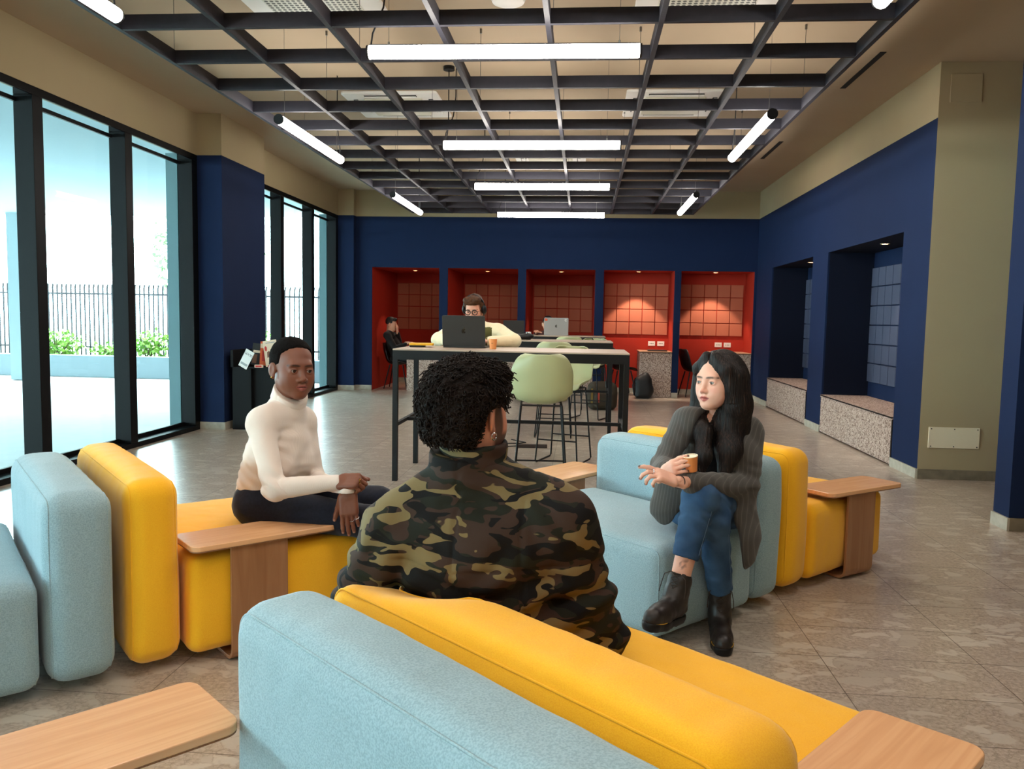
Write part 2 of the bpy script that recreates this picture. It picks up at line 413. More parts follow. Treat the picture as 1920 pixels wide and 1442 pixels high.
def np_mesh(name, parts, mats, parent=None, face_mat=None, color=None, smooth=True, subsmooth=0):
    """parts: list of (verts, quads); face_mat: fn(centres) -> material index; color: fn(verts) -> rgb linear"""
    V = []; Fc = []; b = 0
    for v, f in parts: V.append(v); Fc.append(f+b); b += len(v)
    V = np.concatenate(V); Fc = np.concatenate(Fc)
    me = bpy.data.meshes.new(name)
    me.vertices.add(len(V)); me.vertices.foreach_set('co', V.astype(np.float32).ravel())
    me.loops.add(Fc.size); me.loops.foreach_set('vertex_index', Fc.ravel().astype(np.int32))
    me.polygons.add(len(Fc)); me.polygons.foreach_set('loop_start', np.arange(0, Fc.size, 4, dtype=np.int32))
    try: me.polygons.foreach_set('loop_total', np.full(len(Fc), 4, np.int32))
    except Exception: pass
    me.update(calc_edges=True); me.validate()
    for m in (mats if isinstance(mats, (list, tuple)) else [mats]): me.materials.append(m)
    if smooth: me.polygons.foreach_set('use_smooth', np.ones(len(me.polygons), bool))
    if face_mat is not None:
        c = V[Fc].mean(1); me.polygons.foreach_set('material_index', face_mat(c).astype(np.int32))
    if color is not None:
        ca = me.color_attributes.new('tint', 'FLOAT_COLOR', 'POINT'); cc = color(V); cc = np.concatenate([cc, np.ones((len(cc), 1))], 1)
        ca.data.foreach_set('color', cc.astype(np.float32).ravel())
    o = bpy.data.objects.new(name, me); COL.objects.link(o)
    if parent: o.parent = parent
    return o

def sculpt(sd, vox, name, mats, parent=None, **k):
    return np_mesh(name, [sd.mesh(vox)], mats, parent, **k)
# ================================================================== the room
XL, XR, YB, ZC, ZB, ZN = -4.3, 2.9, 14.0, 3.5, 3.05, 2.17
M['floor2'] = M['floor']
struct(MB().box(-4.6, 8, -3.2, 16.3, -.15, 0), 'floor', M['floor'])
struct(MB().box(-4.6, 8, -3.2, 16.3, ZC, ZC+.1), 'ceiling', M['beige_ceiling'])

# far wall with five alcoves: navy up to 3.05 m, beige above
NX = [(-3.73, -2.53), (-2.38, -1.15), (-1.01, .18), (.33, 1.53), (1.64, 2.86)]
w = MB(); w.box(-4.6, 3.0, YB, YB+.02, ZN, ZB, 0); w.box(-4.6, 3.0, YB, YB+.02, ZB, ZC, 1)
xs = [-4.6] + [v for p in NX for v in p] + [3.0]
for i in range(0, len(xs), 2): w.box(xs[i], xs[i+1], YB, YB+.02, 0, ZN, 0)
struct(w, 'wall_back', [M['navy'], M['beige']])
w = MB(); w.box(-4.3, -4.02, 13.86, 14, 0, ZB, 0); w.box(-4.3, -4.02, 13.86, 14, ZB, ZC, 1)
struct(w, 'wall_back_pilaster', [M['navy'], M['beige']])
for i, (a, b) in enumerate(NX):
    yb = 15.9 if i < 3 else 14.75
    w = MB(); t = .06
    w.box(a-t, a, YB+.0201, yb+t, 0, ZN+t); w.box(b, b+t, YB+.0201, yb+t, 0, ZN+t); w.box(a-t, b+t, yb, yb+t, 0, ZN+t); w.box(a, b, YB+.0201, yb, ZN, ZN+t)
    struct(w, 'wall_alcove', M['red'])
    w = MB(); w.box(a, b, yb-.012, yb, 0, .09); struct(w, 'baseboard_alcove', M['stone_base'])
    # felt tile panel: rows and columns of square tiles
    p = MB(); x0 = a+.03 if i < 4 else a+.045
    if i == 3: x0 = .365
    for r in range(4):
        for c in range(5):
            p.box(x0+c*.23, x0+c*.23+.218, yb-.03, yb-.001, 1.065+r*.23, 1.065+r*.23+.218)
    o = p.build('wall_tile_panel', M['red_tile'], bevel=.004)
    tag(o, ['terracotta felt tile panel in the first alcove from the left', 'terracotta felt tile panel behind the man with headphones', 'terracotta felt tile panel behind the silver laptop',
            'terracotta felt tile panel in the alcove beside the black backpack', 'terracotta felt tile panel in the alcove nearest the right corner'][i], 'wall panel', 'felt tile panels in the red alcoves')
    # recessed downlight
    cx, cyy = ((a+b)/2, 14.82 if i == 0 else 14.7 if i == 1 else 14.6) if i < 3 else ((a+b)/2, 14.25)
    d = empty('downlight', (cx, cyy, ZN-.002), label=['small recessed downlight above the man in the alcove', 'small recessed downlight in the alcove above the man with headphones', 'small recessed downlight in the middle red alcove',
              'small recessed downlight lighting the fourth red alcove', 'small recessed downlight in the red alcove nearest the corner'][i], cat='ceiling light', group='downlights in the red alcoves')
    MB().lathe([(.045, 0), (.05, -.006), (.032, -.008), (.032, 0)]).build('trim_ring', M['offwhite'], d, smooth=True)
    MB().lathe([(.0, -.003), (.03, -.003)]).build('lamp', mat('downlight_glow', (255, 220, 190), emit=((255, 220, 190), 6)), d)
    L = bpy.data.lights.new('downlight_beam', 'SPOT'); L.energy = (22, 18, 18, 62, 46)[i]; L.color = (1, .80, .62); L.spot_size = math.radians(76); L.spot_blend = .35; L.shadow_soft_size = .02
    lo = bpy.data.objects.new('downlight_beam', L); COL.objects.link(lo); lo.location = (0, 0, -.02); lo.parent = d
    if i > 2: lo.rotation_euler = (math.radians(10), 0, 0)
for a, b in ((-4.02, -3.73), (-2.53, -2.38), (-1.15, -1.01), (.18, .33), (1.53, 1.64), (2.86, 2.9)):
    struct(MB().box(a, b, YB-.014, YB, 0, .085), 'baseboard_back', M['stone_base'])
struct(MB().box(-4.3, -4.005, 13.845, 13.86, 0, .085).box(-4.02, -4.005, 13.86, 13.986, 0, .085), 'baseboard_pilaster', M['stone_base'])

# right wall with two deep seat alcoves
w = MB(); segs = [(7.15, 7.74), (10.03, 10.67), (12.9, 14.0)]
for a, b in segs: w.box(XR, XR+.02, a, b, 0, ZN, 0)
w.box(XR, XR+.02, 7.15, 14.0, ZN, ZB, 0); w.box(XR, XR+.02, 7.15, 14.0, ZB, ZC, 1)
struct(w, 'wall_right', [M['navy'], M['beige']])
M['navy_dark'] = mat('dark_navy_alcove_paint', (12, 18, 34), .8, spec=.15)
for i, (a, b) in enumerate(((7.74, 10.03), (10.67, 12.9))):
    t = .06; xb = 3.44; w = MB()
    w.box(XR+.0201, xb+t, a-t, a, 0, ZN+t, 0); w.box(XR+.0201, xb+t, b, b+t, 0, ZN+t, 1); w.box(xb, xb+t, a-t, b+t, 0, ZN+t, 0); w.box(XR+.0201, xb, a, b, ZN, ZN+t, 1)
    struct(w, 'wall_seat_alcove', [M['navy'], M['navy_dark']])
    p = MB(); n = int((b-a-.04)/.222)
    for r in range(6):
        for c in range(n):
            y1 = b-.03-c*.222; p.box(xb-.03, xb-.001, y1-.21, y1, .64+r*.226, .64+r*.226+.214)
    tag(p.build('wall_tile_panel', M['blue_tile'], bevel=.004), ['grey blue felt tile panel in the larger nearer seat alcove', 'grey blue felt tile panel in the narrower farther seat alcove'][i], 'wall panel', 'felt tile panels in the navy alcoves')
    be = empty('bench', (XR, (a+b)/2, 0), label=['long speckled board bench in the nearer navy alcove', 'speckled board bench in the farther navy alcove by the corner'][i], cat='bench', group='speckled benches in the navy alcoves')
    h = (b-a)/2
    MB().box(-.004, .53, -h+.03, h-.005, .015, .435).build('base', M['speckle'], be)
    MB().box(-.012, .53, -h+.004, h-.004, .435, .462).build('seat_top', M['speckle'], be)
    MB().box(-.014, -.003, -h+.004, h-.004, .447, .461).box(-.004, .3, -h+.002, -h+.03, .0, .44).build('edge_trim', M['black_plastic'], be)
    d = empty('downlight', (3.12, 8.82 if i == 0 else 11.57, ZN-.002), label=['small downlight in the nearer navy alcove', 'small downlight in the farther navy alcove'][i], cat='ceiling light', group='downlights in the navy alcoves')
    MB().lathe([(.045, 0), (.05, -.006), (.032, -.008), (.032, 0)]).build('trim_ring', M['offwhite'], d, smooth=True)
    MB().lathe([(.0, -.003), (.03, -.003)]).build('lamp', mat('downlight_glow', (255, 225, 200), emit=((255, 225, 200), 6)), d)
    L = bpy.data.lights.new('downlight_beam', 'SPOT'); L.energy = 26; L.color = (1, .82, .68); L.spot_size = math.radians(80); L.spot_blend = .4; L.shadow_soft_size = .02
    lo = bpy.data.objects.new('downlight_beam', L); COL.objects.link(lo); lo.location = (0, 0, -.02); lo.parent = d
for a, b in segs:
    struct(MB().box(XR-.014, XR, a, b, 0, .085), 'baseboard_right', M['stone_base'])
M['stone_base2'] = mat('grey_stone_skirting', (128, 118, 98), .5, noise=(12, (104, 95, 78), .8))
# beige return wall, navy stub wall nearer the camera and the shell behind the camera
struct(MB().box(XR+.12, 6.9, 7.15, 7.27, 0, ZC).box(XR+.0005, XR+.12, 7.149, 7.152, 0, ZC), 'wall_right_return', M['beige'])
struct(MB().box(XR, 6.9, 7.135, 7.15, 0, .085), 'baseboard_return', M['stone_base2'])
w = MB(); w.box(2.78, 6.9, 5.40, 5.60, 0, ZB, 0); w.box(2.78, 6.9, 5.40, 5.60, ZB, ZC, 1)
struct(w, 'wall_stub', [M['navy'], M['beige']])
struct(MB().box(2.765, 2.78, 5.385, 5.60, 0, .085), 'baseboard_stub_side', M['stone_base'])
struct(MB().box(2.78, 6.9, 5.385, 5.40, 0, .085), 'baseboard_stub', M['stone_base2'])
struct(MB().box(6.9, 7.0, -3.2, 7.27, 0, ZC), 'wall_far_right', M['beige'])
struct(MB().box(-4.6, 7.0, -3.2, -3.1, 0, ZC), 'wall_behind', M['beige'])
# cover plate, hatch
p = empty('cover_plate', (3.185, 7.15, .363), label='blank white screwed cover plate low on the beige wall', cat='cover plate')
MB().box(-.21, .21, -.012, 0, -.09, .09).build('plate', mat('cream_plate', (226, 214, 184), .5), p, bevel=.003)
for x in (-.19, 0, .19):
    for z in (-.075, .075): MB().cyl((x, -.0155, z), (x, -.012, z), .005, 8).build('screw', M['black_plastic'], p)
h = MB().box(2.985, 3.235, 7.140, 7.149, 3.17, 3.40)
tag(h.build('access_hatch', M['beige'], bevel=.002), 'beige square access hatch high on the beige wall', 'access hatch')

# navy column on the window side
w = MB(); w.box(-4.56, -4.02, 8.72, 9.92, 0, ZB, 0); w.box(-4.56, -4.02, 8.72, 9.92, ZB, ZC, 1)
struct(w, 'wall_left_column', [M['navy'], M['beige']])
struct(MB().box(-4.3, -4.005, 8.705, 8.72, 0, .085).box(-4.02, -4.005, 8.72, 9.92, 0, .085), 'baseboard_column', M['stone_base'])
struct(MB().box(-4.5, XL, -3.2, 14.1, ZB, ZC), 'wall_left', M['beige'])
struct(MB().box(-4.56, -4.3, 13.87, 14.12, 0, ZB), 'wall_left_corner', M['navy'])

# glazing
M['glass'] = bpy.data.materials.new('window_glass'); M['glass'].use_nodes = True
g = M['glass']; nt = g.node_tree; nt.nodes.remove(bsdf(g))
tr = node(g, 'ShaderNodeBsdfTransparent'); tr.inputs[0].default_value = (.86, .97, .98, 1)
gl = node(g, 'ShaderNodeBsdfGlossy'); gl.inputs['Roughness'].default_value = .02; gl.inputs[0].default_value = (.8, .95, 1, 1)
lw = node(g, 'ShaderNodeLayerWeight'); lw.inputs[0].default_value = .5; fr = node(g, 'ShaderNodeMath'); fr.operation = 'POWER'; fr.inputs[1].default_value = 5; link(g, lw.outputs['Facing'], fr.inputs[0])
ms = node(g, 'ShaderNodeMixShader'); link(g, fr.outputs[0], ms.inputs[0]); link(g, tr.outputs[0], ms.inputs[1]); link(g, gl.outputs[0], ms.inputs[2])
link(g, ms.outputs[0], nt.nodes['Material Output'].inputs[0])
def window(n, y0, y1, mull):
    r = empty('window_%d' % n, (XL, y0, 0)); tag(r, kind='structure')
    L = y1-y0
    f = MB(); f.box(-.02, 0, 0, L, 2.985, ZB); f.box(-.16, 0, 0, L, 0, .05); f.box(-.165, -.135, 0, L, 2.93, 2.965); f.box(-.16, -.13, 0, L, .05, .09)
    for a in mull: f.box(-.16, 0, a-y0, a-y0+.12, .05, 2.985); f.box(-.16, -.02, a-y0, a-y0+.12, 2.985, ZB)
    o = f.build('window_frame', M['window_black'], r, bevel=.004); tag(o, kind='structure')
    gm = MB(); ed = [0]+[m-y0 for m in mull]+[L]; edges = sorted(mull); prev = 0
    for a in edges:
        if a-y0 > prev+.01: gm.box(-.152, -.146, prev+.001, a-y0-.001, .09, 3.05)
        prev = a-y0+.12
    if L > prev+.05: gm.box(-.152, -.146, prev+.001, L-.001, .09, 3.05)
    o = gm.build('window_pane', M['glass'], r); tag(o, kind='structure')
window(1, -3.1, 8.72, [-2.96, -1.68, -.4, .88, 2.16, 3.44, 4.76, 6.04, 7.31, 8.60])
window(2, 9.92, 13.87, [9.92, 11.2, 12.5, 13.75])
M['teal_clad'] = mat('grey_teal_cladding', (84, 112, 116), .6)
struct(MB().box(-4.60, -4.47, 8.60, 8.719, 0, 3.05).box(-4.60, -4.562, 8.719, 9.92, 0, 3.05).box(-4.60, -4.47, 13.75, 13.869, 0, 3.05), 'trim_1', M['teal_clad'])

# ================================================================== outside
M['paving'] = mat('pale_concrete_paving', (196, 200, 198), .7, noise=(6, (186, 190, 188), .6))
struct(MB().box(-40, -4.6, -20, 40, -.16, -.01), 'ground_paving', M['paving'])
struct(MB().box(-30, -4.5, -12, 14.6, 3.1, 3.5), 'ceiling_porch', mat('porch_soffit_paint', (176, 196, 204), .8))
struct(MB().box(-40, -4.8, 15.2, 15.5, 0, .42), 'wall_planter', mat('planter_concrete', (118, 130, 136), .8))
struct(MB().box(-40, -4.8, 15.5, 16.6, 0, .36), 'ground_soil', mat('planter_soil', (110, 104, 80), .9))
struct(MB().box(-10.70, -10.40, 14.2, 14.5, 0, 3.1), 'wall_porch_column', mat('porch_column_paint', (140, 154, 158), .8))
f = empty('fence', (-9, 16.5, 0), label='dark metal fence of tall thin curved bars outside the windows', cat='fence')
M['fence'] = mat('fence_metal', (34, 36, 42), .5)
r_ = MB(); r_.box(-18, 4.3, -.02, .02, 1.66, 1.695).box(-18, 4.3, -.02, .02, .52, .555)
r_.build('rail', M['fence'], f)
for i in range(96):
    x = -5.5+i*.103
    MB().tube([(x, 0, .36), (x, 0, 1.66), (x+.01, -.02, 1.80), (x+.04, -.05, 1.88)], .019, 5).build('bar', M['fence'], f)
# leafy plants: clouds of small leaf blades on thin stems
def leaves(center, rad, n, size, seed, stems=8):
    rg = np.random.default_rng(seed); m = MB(); vs = []; fs = []
    P = rg.normal(size=(n, 3)); P /= np.linalg.norm(P, axis=1)[:, None]; P *= (rg.random(n)**.45)[:, None]*np.array(rad)
    for p in P:
        d = unit(rg.normal(size=3)); u = unit(np.cross(d, rg.normal(size=3))); s_ = size*(.6+.8*rg.random())
        b = len(vs); vs += [p, p+d*s_*.5+u*s_*.28, p+d*s_, p+d*s_*.5-u*s_*.28]; fs.append((b, b+1, b+2, b+3))
    return MB().add(vs, fs)
M['leaf'] = mat('green_leaf', (96, 142, 56), .6, noise=(9, (150, 186, 84), .9))
M['leaf2'] = mat('grey_green_leaf', (100, 128, 88), .6, noise=(9, (132, 158, 112), .9))
M['twig'] = mat('twig_bark', (110, 96, 80), .8)
def shrub(x, y, z, rad, n, size, seed, name, label, cat, group, lm, trunk=0):
    e = empty(name, (x, y, z), label=label, cat=cat, group=group)
    leaves((0, 0, 0), rad, n, size, seed).build('foliage', M[lm], e, loc=(0, 0, trunk+rad[2]*.8))
    s_ = MB(); rg = np.random.default_rng(seed+5)
    for k in range(9):
        a = rg.random()*2*PI; q = rg.random()
        s_.tube([(0, 0, 0), (0.05*math.cos(a), .05*math.sin(a), trunk*.9+.02), (rad[0]*.5*q*math.cos(a), rad[1]*.5*math.sin(a), trunk+rad[2]*.9), (rad[0]*.85*q*math.cos(a+.2), rad[1]*.8*math.sin(a), trunk+rad[2]*1.4)], [.03 if trunk else .01, .025 if trunk else .01, .01, .004], 5)
    s_.build('stems', M['twig'], e)
shrub(-9.0, 15.98, .36, (.55, .25, .32), 420, .11, 1, 'bush', 'leafy green bush in the planter, seen through the second window pane', 'bush', 'bushes in the planter outside', 'leaf')
shrub(-10.95, 15.95, .36, (.6, .25, .30), 420, .11, 2, 'bush', 'leafy green bush in the planter, seen through the leftmost window pane', 'bush', 'bushes in the planter outside', 'leaf')
shrub(-9.9, 15.98, .36, (.4, .3, .16), 240, .09, 3, 'bush', 'low yellow green bush in the planter beside the porch column', 'bush', 'bushes in the planter outside', 'leaf')
shrub(-6.7, 15.98, .36, (.35, .3, .42), 320, .1, 4, 'bush', 'leafy green bush in the planter, seen past the navy column', 'bush', 'bushes in the planter outside', 'leaf')
shrub(-7.75, 15.98, .36, (.35, .3, .22), 240, .09, 6, 'bush', 'small green bush in the planter, seen through the third window pane', 'bush', 'bushes in the planter outside', 'leaf')
shrub(-9.1, 19.0, 0, (1.3, 1.2, 1.5), 3200, .14, 7, 'tree', 'loose grey green tree behind the fence', 'tree', None, 'leaf2', 1.5)

# ================================================================== hanging batten grid, tubes, ceiling fittings
GZ, GX0, GY0, GS = 2.89, -2.63, 4.45, .60
gr = empty('ceiling_grid', (GX0, GY0, GZ), label='charcoal wooden batten grid hanging below the beige ceiling', cat='ceiling grid')
JN = 14; J0 = -8
for i in range(8):
    b = MB().box(i*GS-.014, i*GS+.014, J0*GS-.014, 13*GS+.014, 0, .082); b.build('long_batten', M['grid_wood'], gr)
for j in range(J0, JN):
    b = MB()
    for i in range(7): b.box(i*GS+.0145, (i+1)*GS-.0145, j*GS-.014, j*GS+.014, .001, .081)
    b.build('cross_batten', M['grid_wood'], gr)
for i in range(0, 8, 1):
    for j in range(-1, 14, 2):
        if (i+j//2) % 2 == 0: MB().cyl((i*GS, j*GS, .08), (i*GS, j*GS, ZC-GZ), .0022, 5).cyl((i*GS, j*GS, ZC-GZ-.035), (i*GS, j*GS, ZC-GZ), .009, 8).build('suspension_wire', M['steel'], gr)

em = bpy.data.materials.new('tube_diffuser'); em.use_nodes = True; b = bsdf(em)
b.inputs['Base Color'].default_value = (.9, .9, .9, 1); b.inputs['Emission Color'].default_value = (1, .93, .86, 1); b.inputs['Emission Strength'].default_value = EM_TUBE
TZ = 2.765
def tube_light(x0, y0, x1, y1, label, group, cord=True):
    a = A(x0, y0); c = A(x1, y1); L = np.linalg.norm(c-a); ang = math.atan2(c[1]-a[1], c[0]-a[0])
    r = empty('tube_light', ((x0+x1)/2, (y0+y1)/2, TZ), ang, label, 'ceiling light', group)
    h = L/2
    MB().cyl((-h+.012, 0, 0), (h-.012, 0, 0), .036, 24).build('diffuser', em, r, smooth=True)
    for s in (-1, 1): MB().cyl((s*(h-.012), 0, 0), (s*h, 0, 0), .038, 24).build('end_cap', M['black_plastic'], r, smooth=True)
    MB().box(-h+.012, h-.012, -.012, .012, .033, .04).build('housing', M['black_plastic'], r)
    for s in (-.42, .42) if L < 1.7 else (-.45, 0, .45):
        MB().cyl((s*L, 0, .038), (s*L, 0, ZC-TZ), .0016, 5).cyl((s*L, 0, .038), (s*L, 0, .055), .006, 8).build('wire', M['steel'], r)
    if cord:
        MB().tube([(-h+.02, 0, .03), (-h+.03, .0, .10), (-h+.09, 0, .24), (-h+.11, 0, .4), (-h+.11, 0, ZC-TZ)], .005, 6).build('cord', M['black_plastic'], r)
tube_light(-1.225, 4.48, .275, 4.50, 'white tube light across the grid, nearest and longest looking of four', 'white tube lights hanging across the grid')
tube_light(-1.225, 6.86, .275, 6.86, 'white tube light across the grid, second of four going back', 'white tube lights hanging across the grid')
tube_light(-1.245, 8.98, .255, 8.98, 'white tube light across the grid, third of four going back', 'white tube lights hanging across the grid')
tube_light(-1.25, 11.4, .26, 11.4, 'white tube light across the grid, farthest, in front of the navy wall', 'white tube lights hanging across the grid')
tube_light(-2.30, 7.50, -2.30, 5.95, 'white tube light along the left edge of the grid, middle of three', 'white tube lights along the left grid edge')
tube_light(-2.31, 11.25, -2.31, 9.6, 'white tube light along the left edge of the grid, farthest of three', 'white tube lights along the left grid edge')
tube_light(-2.32, 3.9, -2.32, 2.4, 'white tube light along the left grid edge, cut by the top left corner', 'white tube lights along the left grid edge')
tube_light(1.27, 7.40, 1.27, 5.85, 'white tube light along the right edge of the grid, middle of three', 'white tube lights along the right grid edge')
tube_light(1.25, 11.1, 1.25, 9.5, 'white tube light along the right edge of the grid, farthest of three', 'white tube lights along the right grid edge')
tube_light(1.29, 3.87, 1.29, 2.4, 'white tube light along the right grid edge, cut by the top of the picture', 'white tube lights along the right grid edge')
for y, w_ in ((2.15, 'just ahead of'), (-.15, 'behind')):
    tube_light(-1.225, y, .275, y, 'white tube light hanging across the grid %s the viewer' % w_, 'white tube lights hanging above the camera')

for x_, w_ in ((-2.32, 'left'), (1.27, 'right')):
    tube_light(x_, .25, x_, -1.25, 'white tube light along the %s grid edge behind the viewer' % w_, 'white tube lights hanging above the camera')

def slot(x, y0, y1, lab):
    o = MB().box(x-.025, x+.025, y0, y1, ZC-.004, ZC-.0005).build('air_slot', M['dark']); tag(o, lab, 'air vent', 'black linear slots in the ceiling')
slot(2.34, 6.88, 7.9, 'black linear air slot in the ceiling on the right, nearer one')
slot(2.32, 10.15, 11.2, 'black linear air slot in the ceiling on the right, farther one')
slot(-3.48, 6.9, 7.6, 'black linear air slot in the ceiling on the left, seen past the grid')

def cassette(cx, cyy, lab, w_=.95):
    e = empty('air_conditioner', (cx, cyy, ZC), label=lab, cat='air conditioner', group='white four way air conditioners in the ceiling'); h = w_/2
    MB().prism(rrect(-h, h, -h, h, .03), -.025, 0).build('frame', M['white'], e, bevel=.004)
    MB().prism(rrect(-h*.62, h*.62, -h*.62, h*.62, .02), -.05, -.024).build('grille', M['offwhite'], e, bevel=.006)
    v = MB(); 
    for s in (-1, 1):
        v.box(-h*.55, h*.55, s*h*.8-.022, s*h*.8+.022, -.029, -.0255); v.box(s*h*.8-.022, s*h*.8+.022, -h*.55, h*.55, -.029, -.0255)
    v.build('vane_slots', M['dark'], e)
    v = MB()
    for s in (-1, 1):
        v.box(-h*.54, h*.54, s*h*.8-.012, s*h*.8+.03, -.04, -.032); v.box(s*h*.8-.012, s*h*.8+.03, -h*.54, h*.54, -.04, -.032)
    v.build('vanes', M['white'], e)
cassette(-1.95, 8.36, 'white square air conditioner above the grid, left of the middle tube light')
cassette(.83, 8.36, 'white square air conditioner above the grid, right of the middle tube light')
cassette(-.5, 11.3, 'white square air conditioner above the far end of the grid')
pm = mat('perforated_white_metal', (205, 204, 190), .5)
v = node(pm, 'ShaderNodeTexVoronoi'); v.inputs['Scale'].default_value = 26; v.inputs['Randomness'].default_value = 0; tc = node(pm, 'ShaderNodeTexCoord'); link(pm, tc.outputs['Object'], v.inputs['Vector'])
r = ramp(pm, [(0, (70, 72, 62)), (.36, (70, 72, 62)), (.38, (205, 204, 190))]); link(pm, v.outputs['Distance'], r.inputs[0]); link(pm, r.outputs[0], bsdf(pm).inputs['Base Color'])
for cx, lab in ((-1.93, 'perforated square return grille at the top edge, left of centre'), (.78, 'perforated square return grille at the top edge, right of centre')):
    e = empty('return_grille', (cx, 5.42, ZC), label=lab, cat='air vent', group='perforated ceiling return grilles')
    MB().prism(rrect(-.48, .48, -.48, .48, .02), -.03, 0).build('frame', M['white'], e, bevel=.004)
    MB().prism(rrect(-.33, .33, -.42, .42, .01), -.034, -.0295).build('perforated_panel', pm, e)
MB_ = MB().lathe([(.0, -.035), (.08, -.034), (.11, -.022), (.12, 0)]).build('ceiling_speaker', M['white'], smooth=True, loc=(-.57, 5.69, ZC)); tag(MB_, 'round white flush ceiling speaker at the top edge of the picture', 'speaker')
e = empty('ceiling_rose', (-1.227, 7.157, ZC), label='round black ceiling rose with a hanging black cord', cat='ceiling rose')
MB().cyl((0, 0, -.03), (0, 0, 0), .05, 24).build('canopy', M['black_plastic'], e, smooth=True)
MB().tube([(0, 0, -.03), (0, 0, -.5), (0, -.06, -.6), (.0, -.2, -.70)], .005, 6).build('cord', M['black_plastic'], e)
# ================================================================== modular sofas
def frame(th):
    t = math.radians(th); return A(math.cos(t), math.sin(t), 0), A(-math.sin(t), math.cos(t), 0)
def EL(e, l, th, z=0):
    E_, L_ = frame(th); return E_*e+L_*l+A(0, 0, z)

def sofa(th, label):
    return empty('modular_sofa', (0, 0, 0), math.radians(th), label, 'sofa', 'modular block sofas in pale blue and yellow')

def cushion(part, root, e0, e1, l0, l1, z1, rad, fab, seamside, dents=(), puff=.012, vox=.0125, label=None):
    """upholstered block between e0..e1 (depth) and l0..l1 (length) in the sofa's own axes"""
    z0 = .042; c = A((e0+e1)/2, (l0+l1)/2, (z0+z1)/2); h = A((e1-e0)/2-.003, (l1-l0)/2-.004, (z1-z0)/2)
    s = SDF(); s.box(c, h, rad, None, puff=(-.001, puff, puff))
    sd = part == 'seat'
    def sag(P, F):
        F = F + .004*vnoise(P*A(1, .6, 1), 4.0, 3) + .0012*vnoise(P*A(1, 1, .35), 22.0, 5)
        # radiating pull creases near the top corners
        return F + .0022*np.sin(P[..., 1]*55+6*vnoise(P, 5, 8))*np.clip(1-np.abs(P[..., 2]-z1+.05)/.12, 0, 1)*np.clip(vnoise(P, 4, 12), 0, 1)
    s.mod(sag, c-h-.05, c+h+.05)
    for p, r_, k in dents: s.el(p, r_, None, k, '-')
    body = sculpt(s, vox, part, fab, root)
    if label: body['label'] = label
    sr = rad*.30; fn = s.p[0][0]; fm = s.p[1][0]; dn = [q[0] for q in s.p[2:]]
    def val(p):
        P1 = p[None, :]; v = fm(P1, fn(P1))[0]
        for g_ in dn: v = max(v, -g_(P1)[0])
        return v
    for sg in seamside:
        hz = h[2]-sr; hl = h[1]-sr; rr = max(rad-sr, .02); off = h[0]-sr*1.0; P = []; Q = []
        for cx, cz, a in ((hl-rr, hz-rr, 0), (-hl+rr, hz-rr, PI/2), (-hl+rr, -hz+rr, PI), (hl-rr, -hz+rr, 1.5*PI)):
            for k in range(9):
                t = a+k*PI/2/8; P.append((cx+rr*math.cos(t), cz+rr*math.sin(t)))
        for i in range(len(P)):
            a_, b_ = P[i], P[(i+1) % len(P)]; n = max(1, int(math.dist(a_, b_)/.03))
            for k in range(n): Q.append((a_[0]+(b_[0]-a_[0])*k/n, a_[1]+(b_[1]-a_[1])*k/n))
        pts = []
        for a_, z_ in Q:
            p = c+A(sg*off, a_, z_)
            core = c+A(sg*(h[0]-rad), np.clip(a_, -h[1]+rad, h[1]-rad), np.clip(z_, -h[2]+rad, h[2]-rad))
            d = unit(p-core); q = core.copy()
            for _ in range(14): q = q-d*val(q)
            pts.append(q-d*.0005)
        MB().tube(pts, .0028, 6, closed=True).build('piping', fab, body, smooth=True, auto=False)
    return body
def loc_in(th, p):
    E_, L_ = frame(th); return A(p@E_, p@L_, p[2])

BF, YF = M['sky_fabric'], M['yellow_fabric']
R_S, R_B = .052, .068
so = sofa(42, 'pale blue block sofa at far left, cut by the left edge of the picture')
cushion('seat', so, -.46, .326, 3.0, 4.02, .42, R_S, BF, (1,))
cushion('backrest', so, .334, .560, 3.0, 4.04, .70, R_B, BF, (-1, 1), puff=.014)
so = sofa(42, 'yellow block sofa at left, under the woman in the white turtleneck')
cushion('backrest', so, .587, .783, 3.01, 4.06, .72, R_B, YF, (-1, 1), puff=.012)
cushion('seat', so, .792, 1.56, 3.005, 3.96, .42, R_S, YF, (1,))
so = sofa(48, 'pale blue block backrest nearest to the viewer, running off the bottom edge')
cushion('backrest', so, .695, .912, .55, 1.625, .715, R_B, BF, (-1, 1), puff=.010)
so = sofa(48, 'yellow block sofa in front, under the man in the camouflage jacket')
cushion('backrest', so, .926, 1.160, .54, 1.63, .715, R_B, YF, (-1, 1), puff=.010, dents=[(loc_in(48, A(-.27, 2.02, .83)), (.42, .36, .20), .06)])
cushion('seat', so, 1.172, 1.875, .55, 1.62, .42, R_S, YF, (1,))
so = sofa(45, 'pale blue block sofa at right, under the woman in the grey blazer')
cushion('seat', so, 2.46, 3.132, 2.0, 3.03, .42, R_S, BF, (-1,), dents=[(loc_in(45, A(.56, 3.52, .50)), (.22, .26, .105), .05)])
cushion('backrest', so, 3.142, 3.363, 2.0, 3.05, .70, R_B, BF, (-1, 1), puff=.014)
so = sofa(45, 'yellow block sofa at right, back to back with the pale blue one')
cushion('backrest', so, 3.42, 3.628, 2.02, 3.10, .715, R_B, YF, (-1, 1), puff=.014)
cushion('seat', so, 3.638, 4.40, 2.02, 3.05, .42, R_S, YF, (1,))

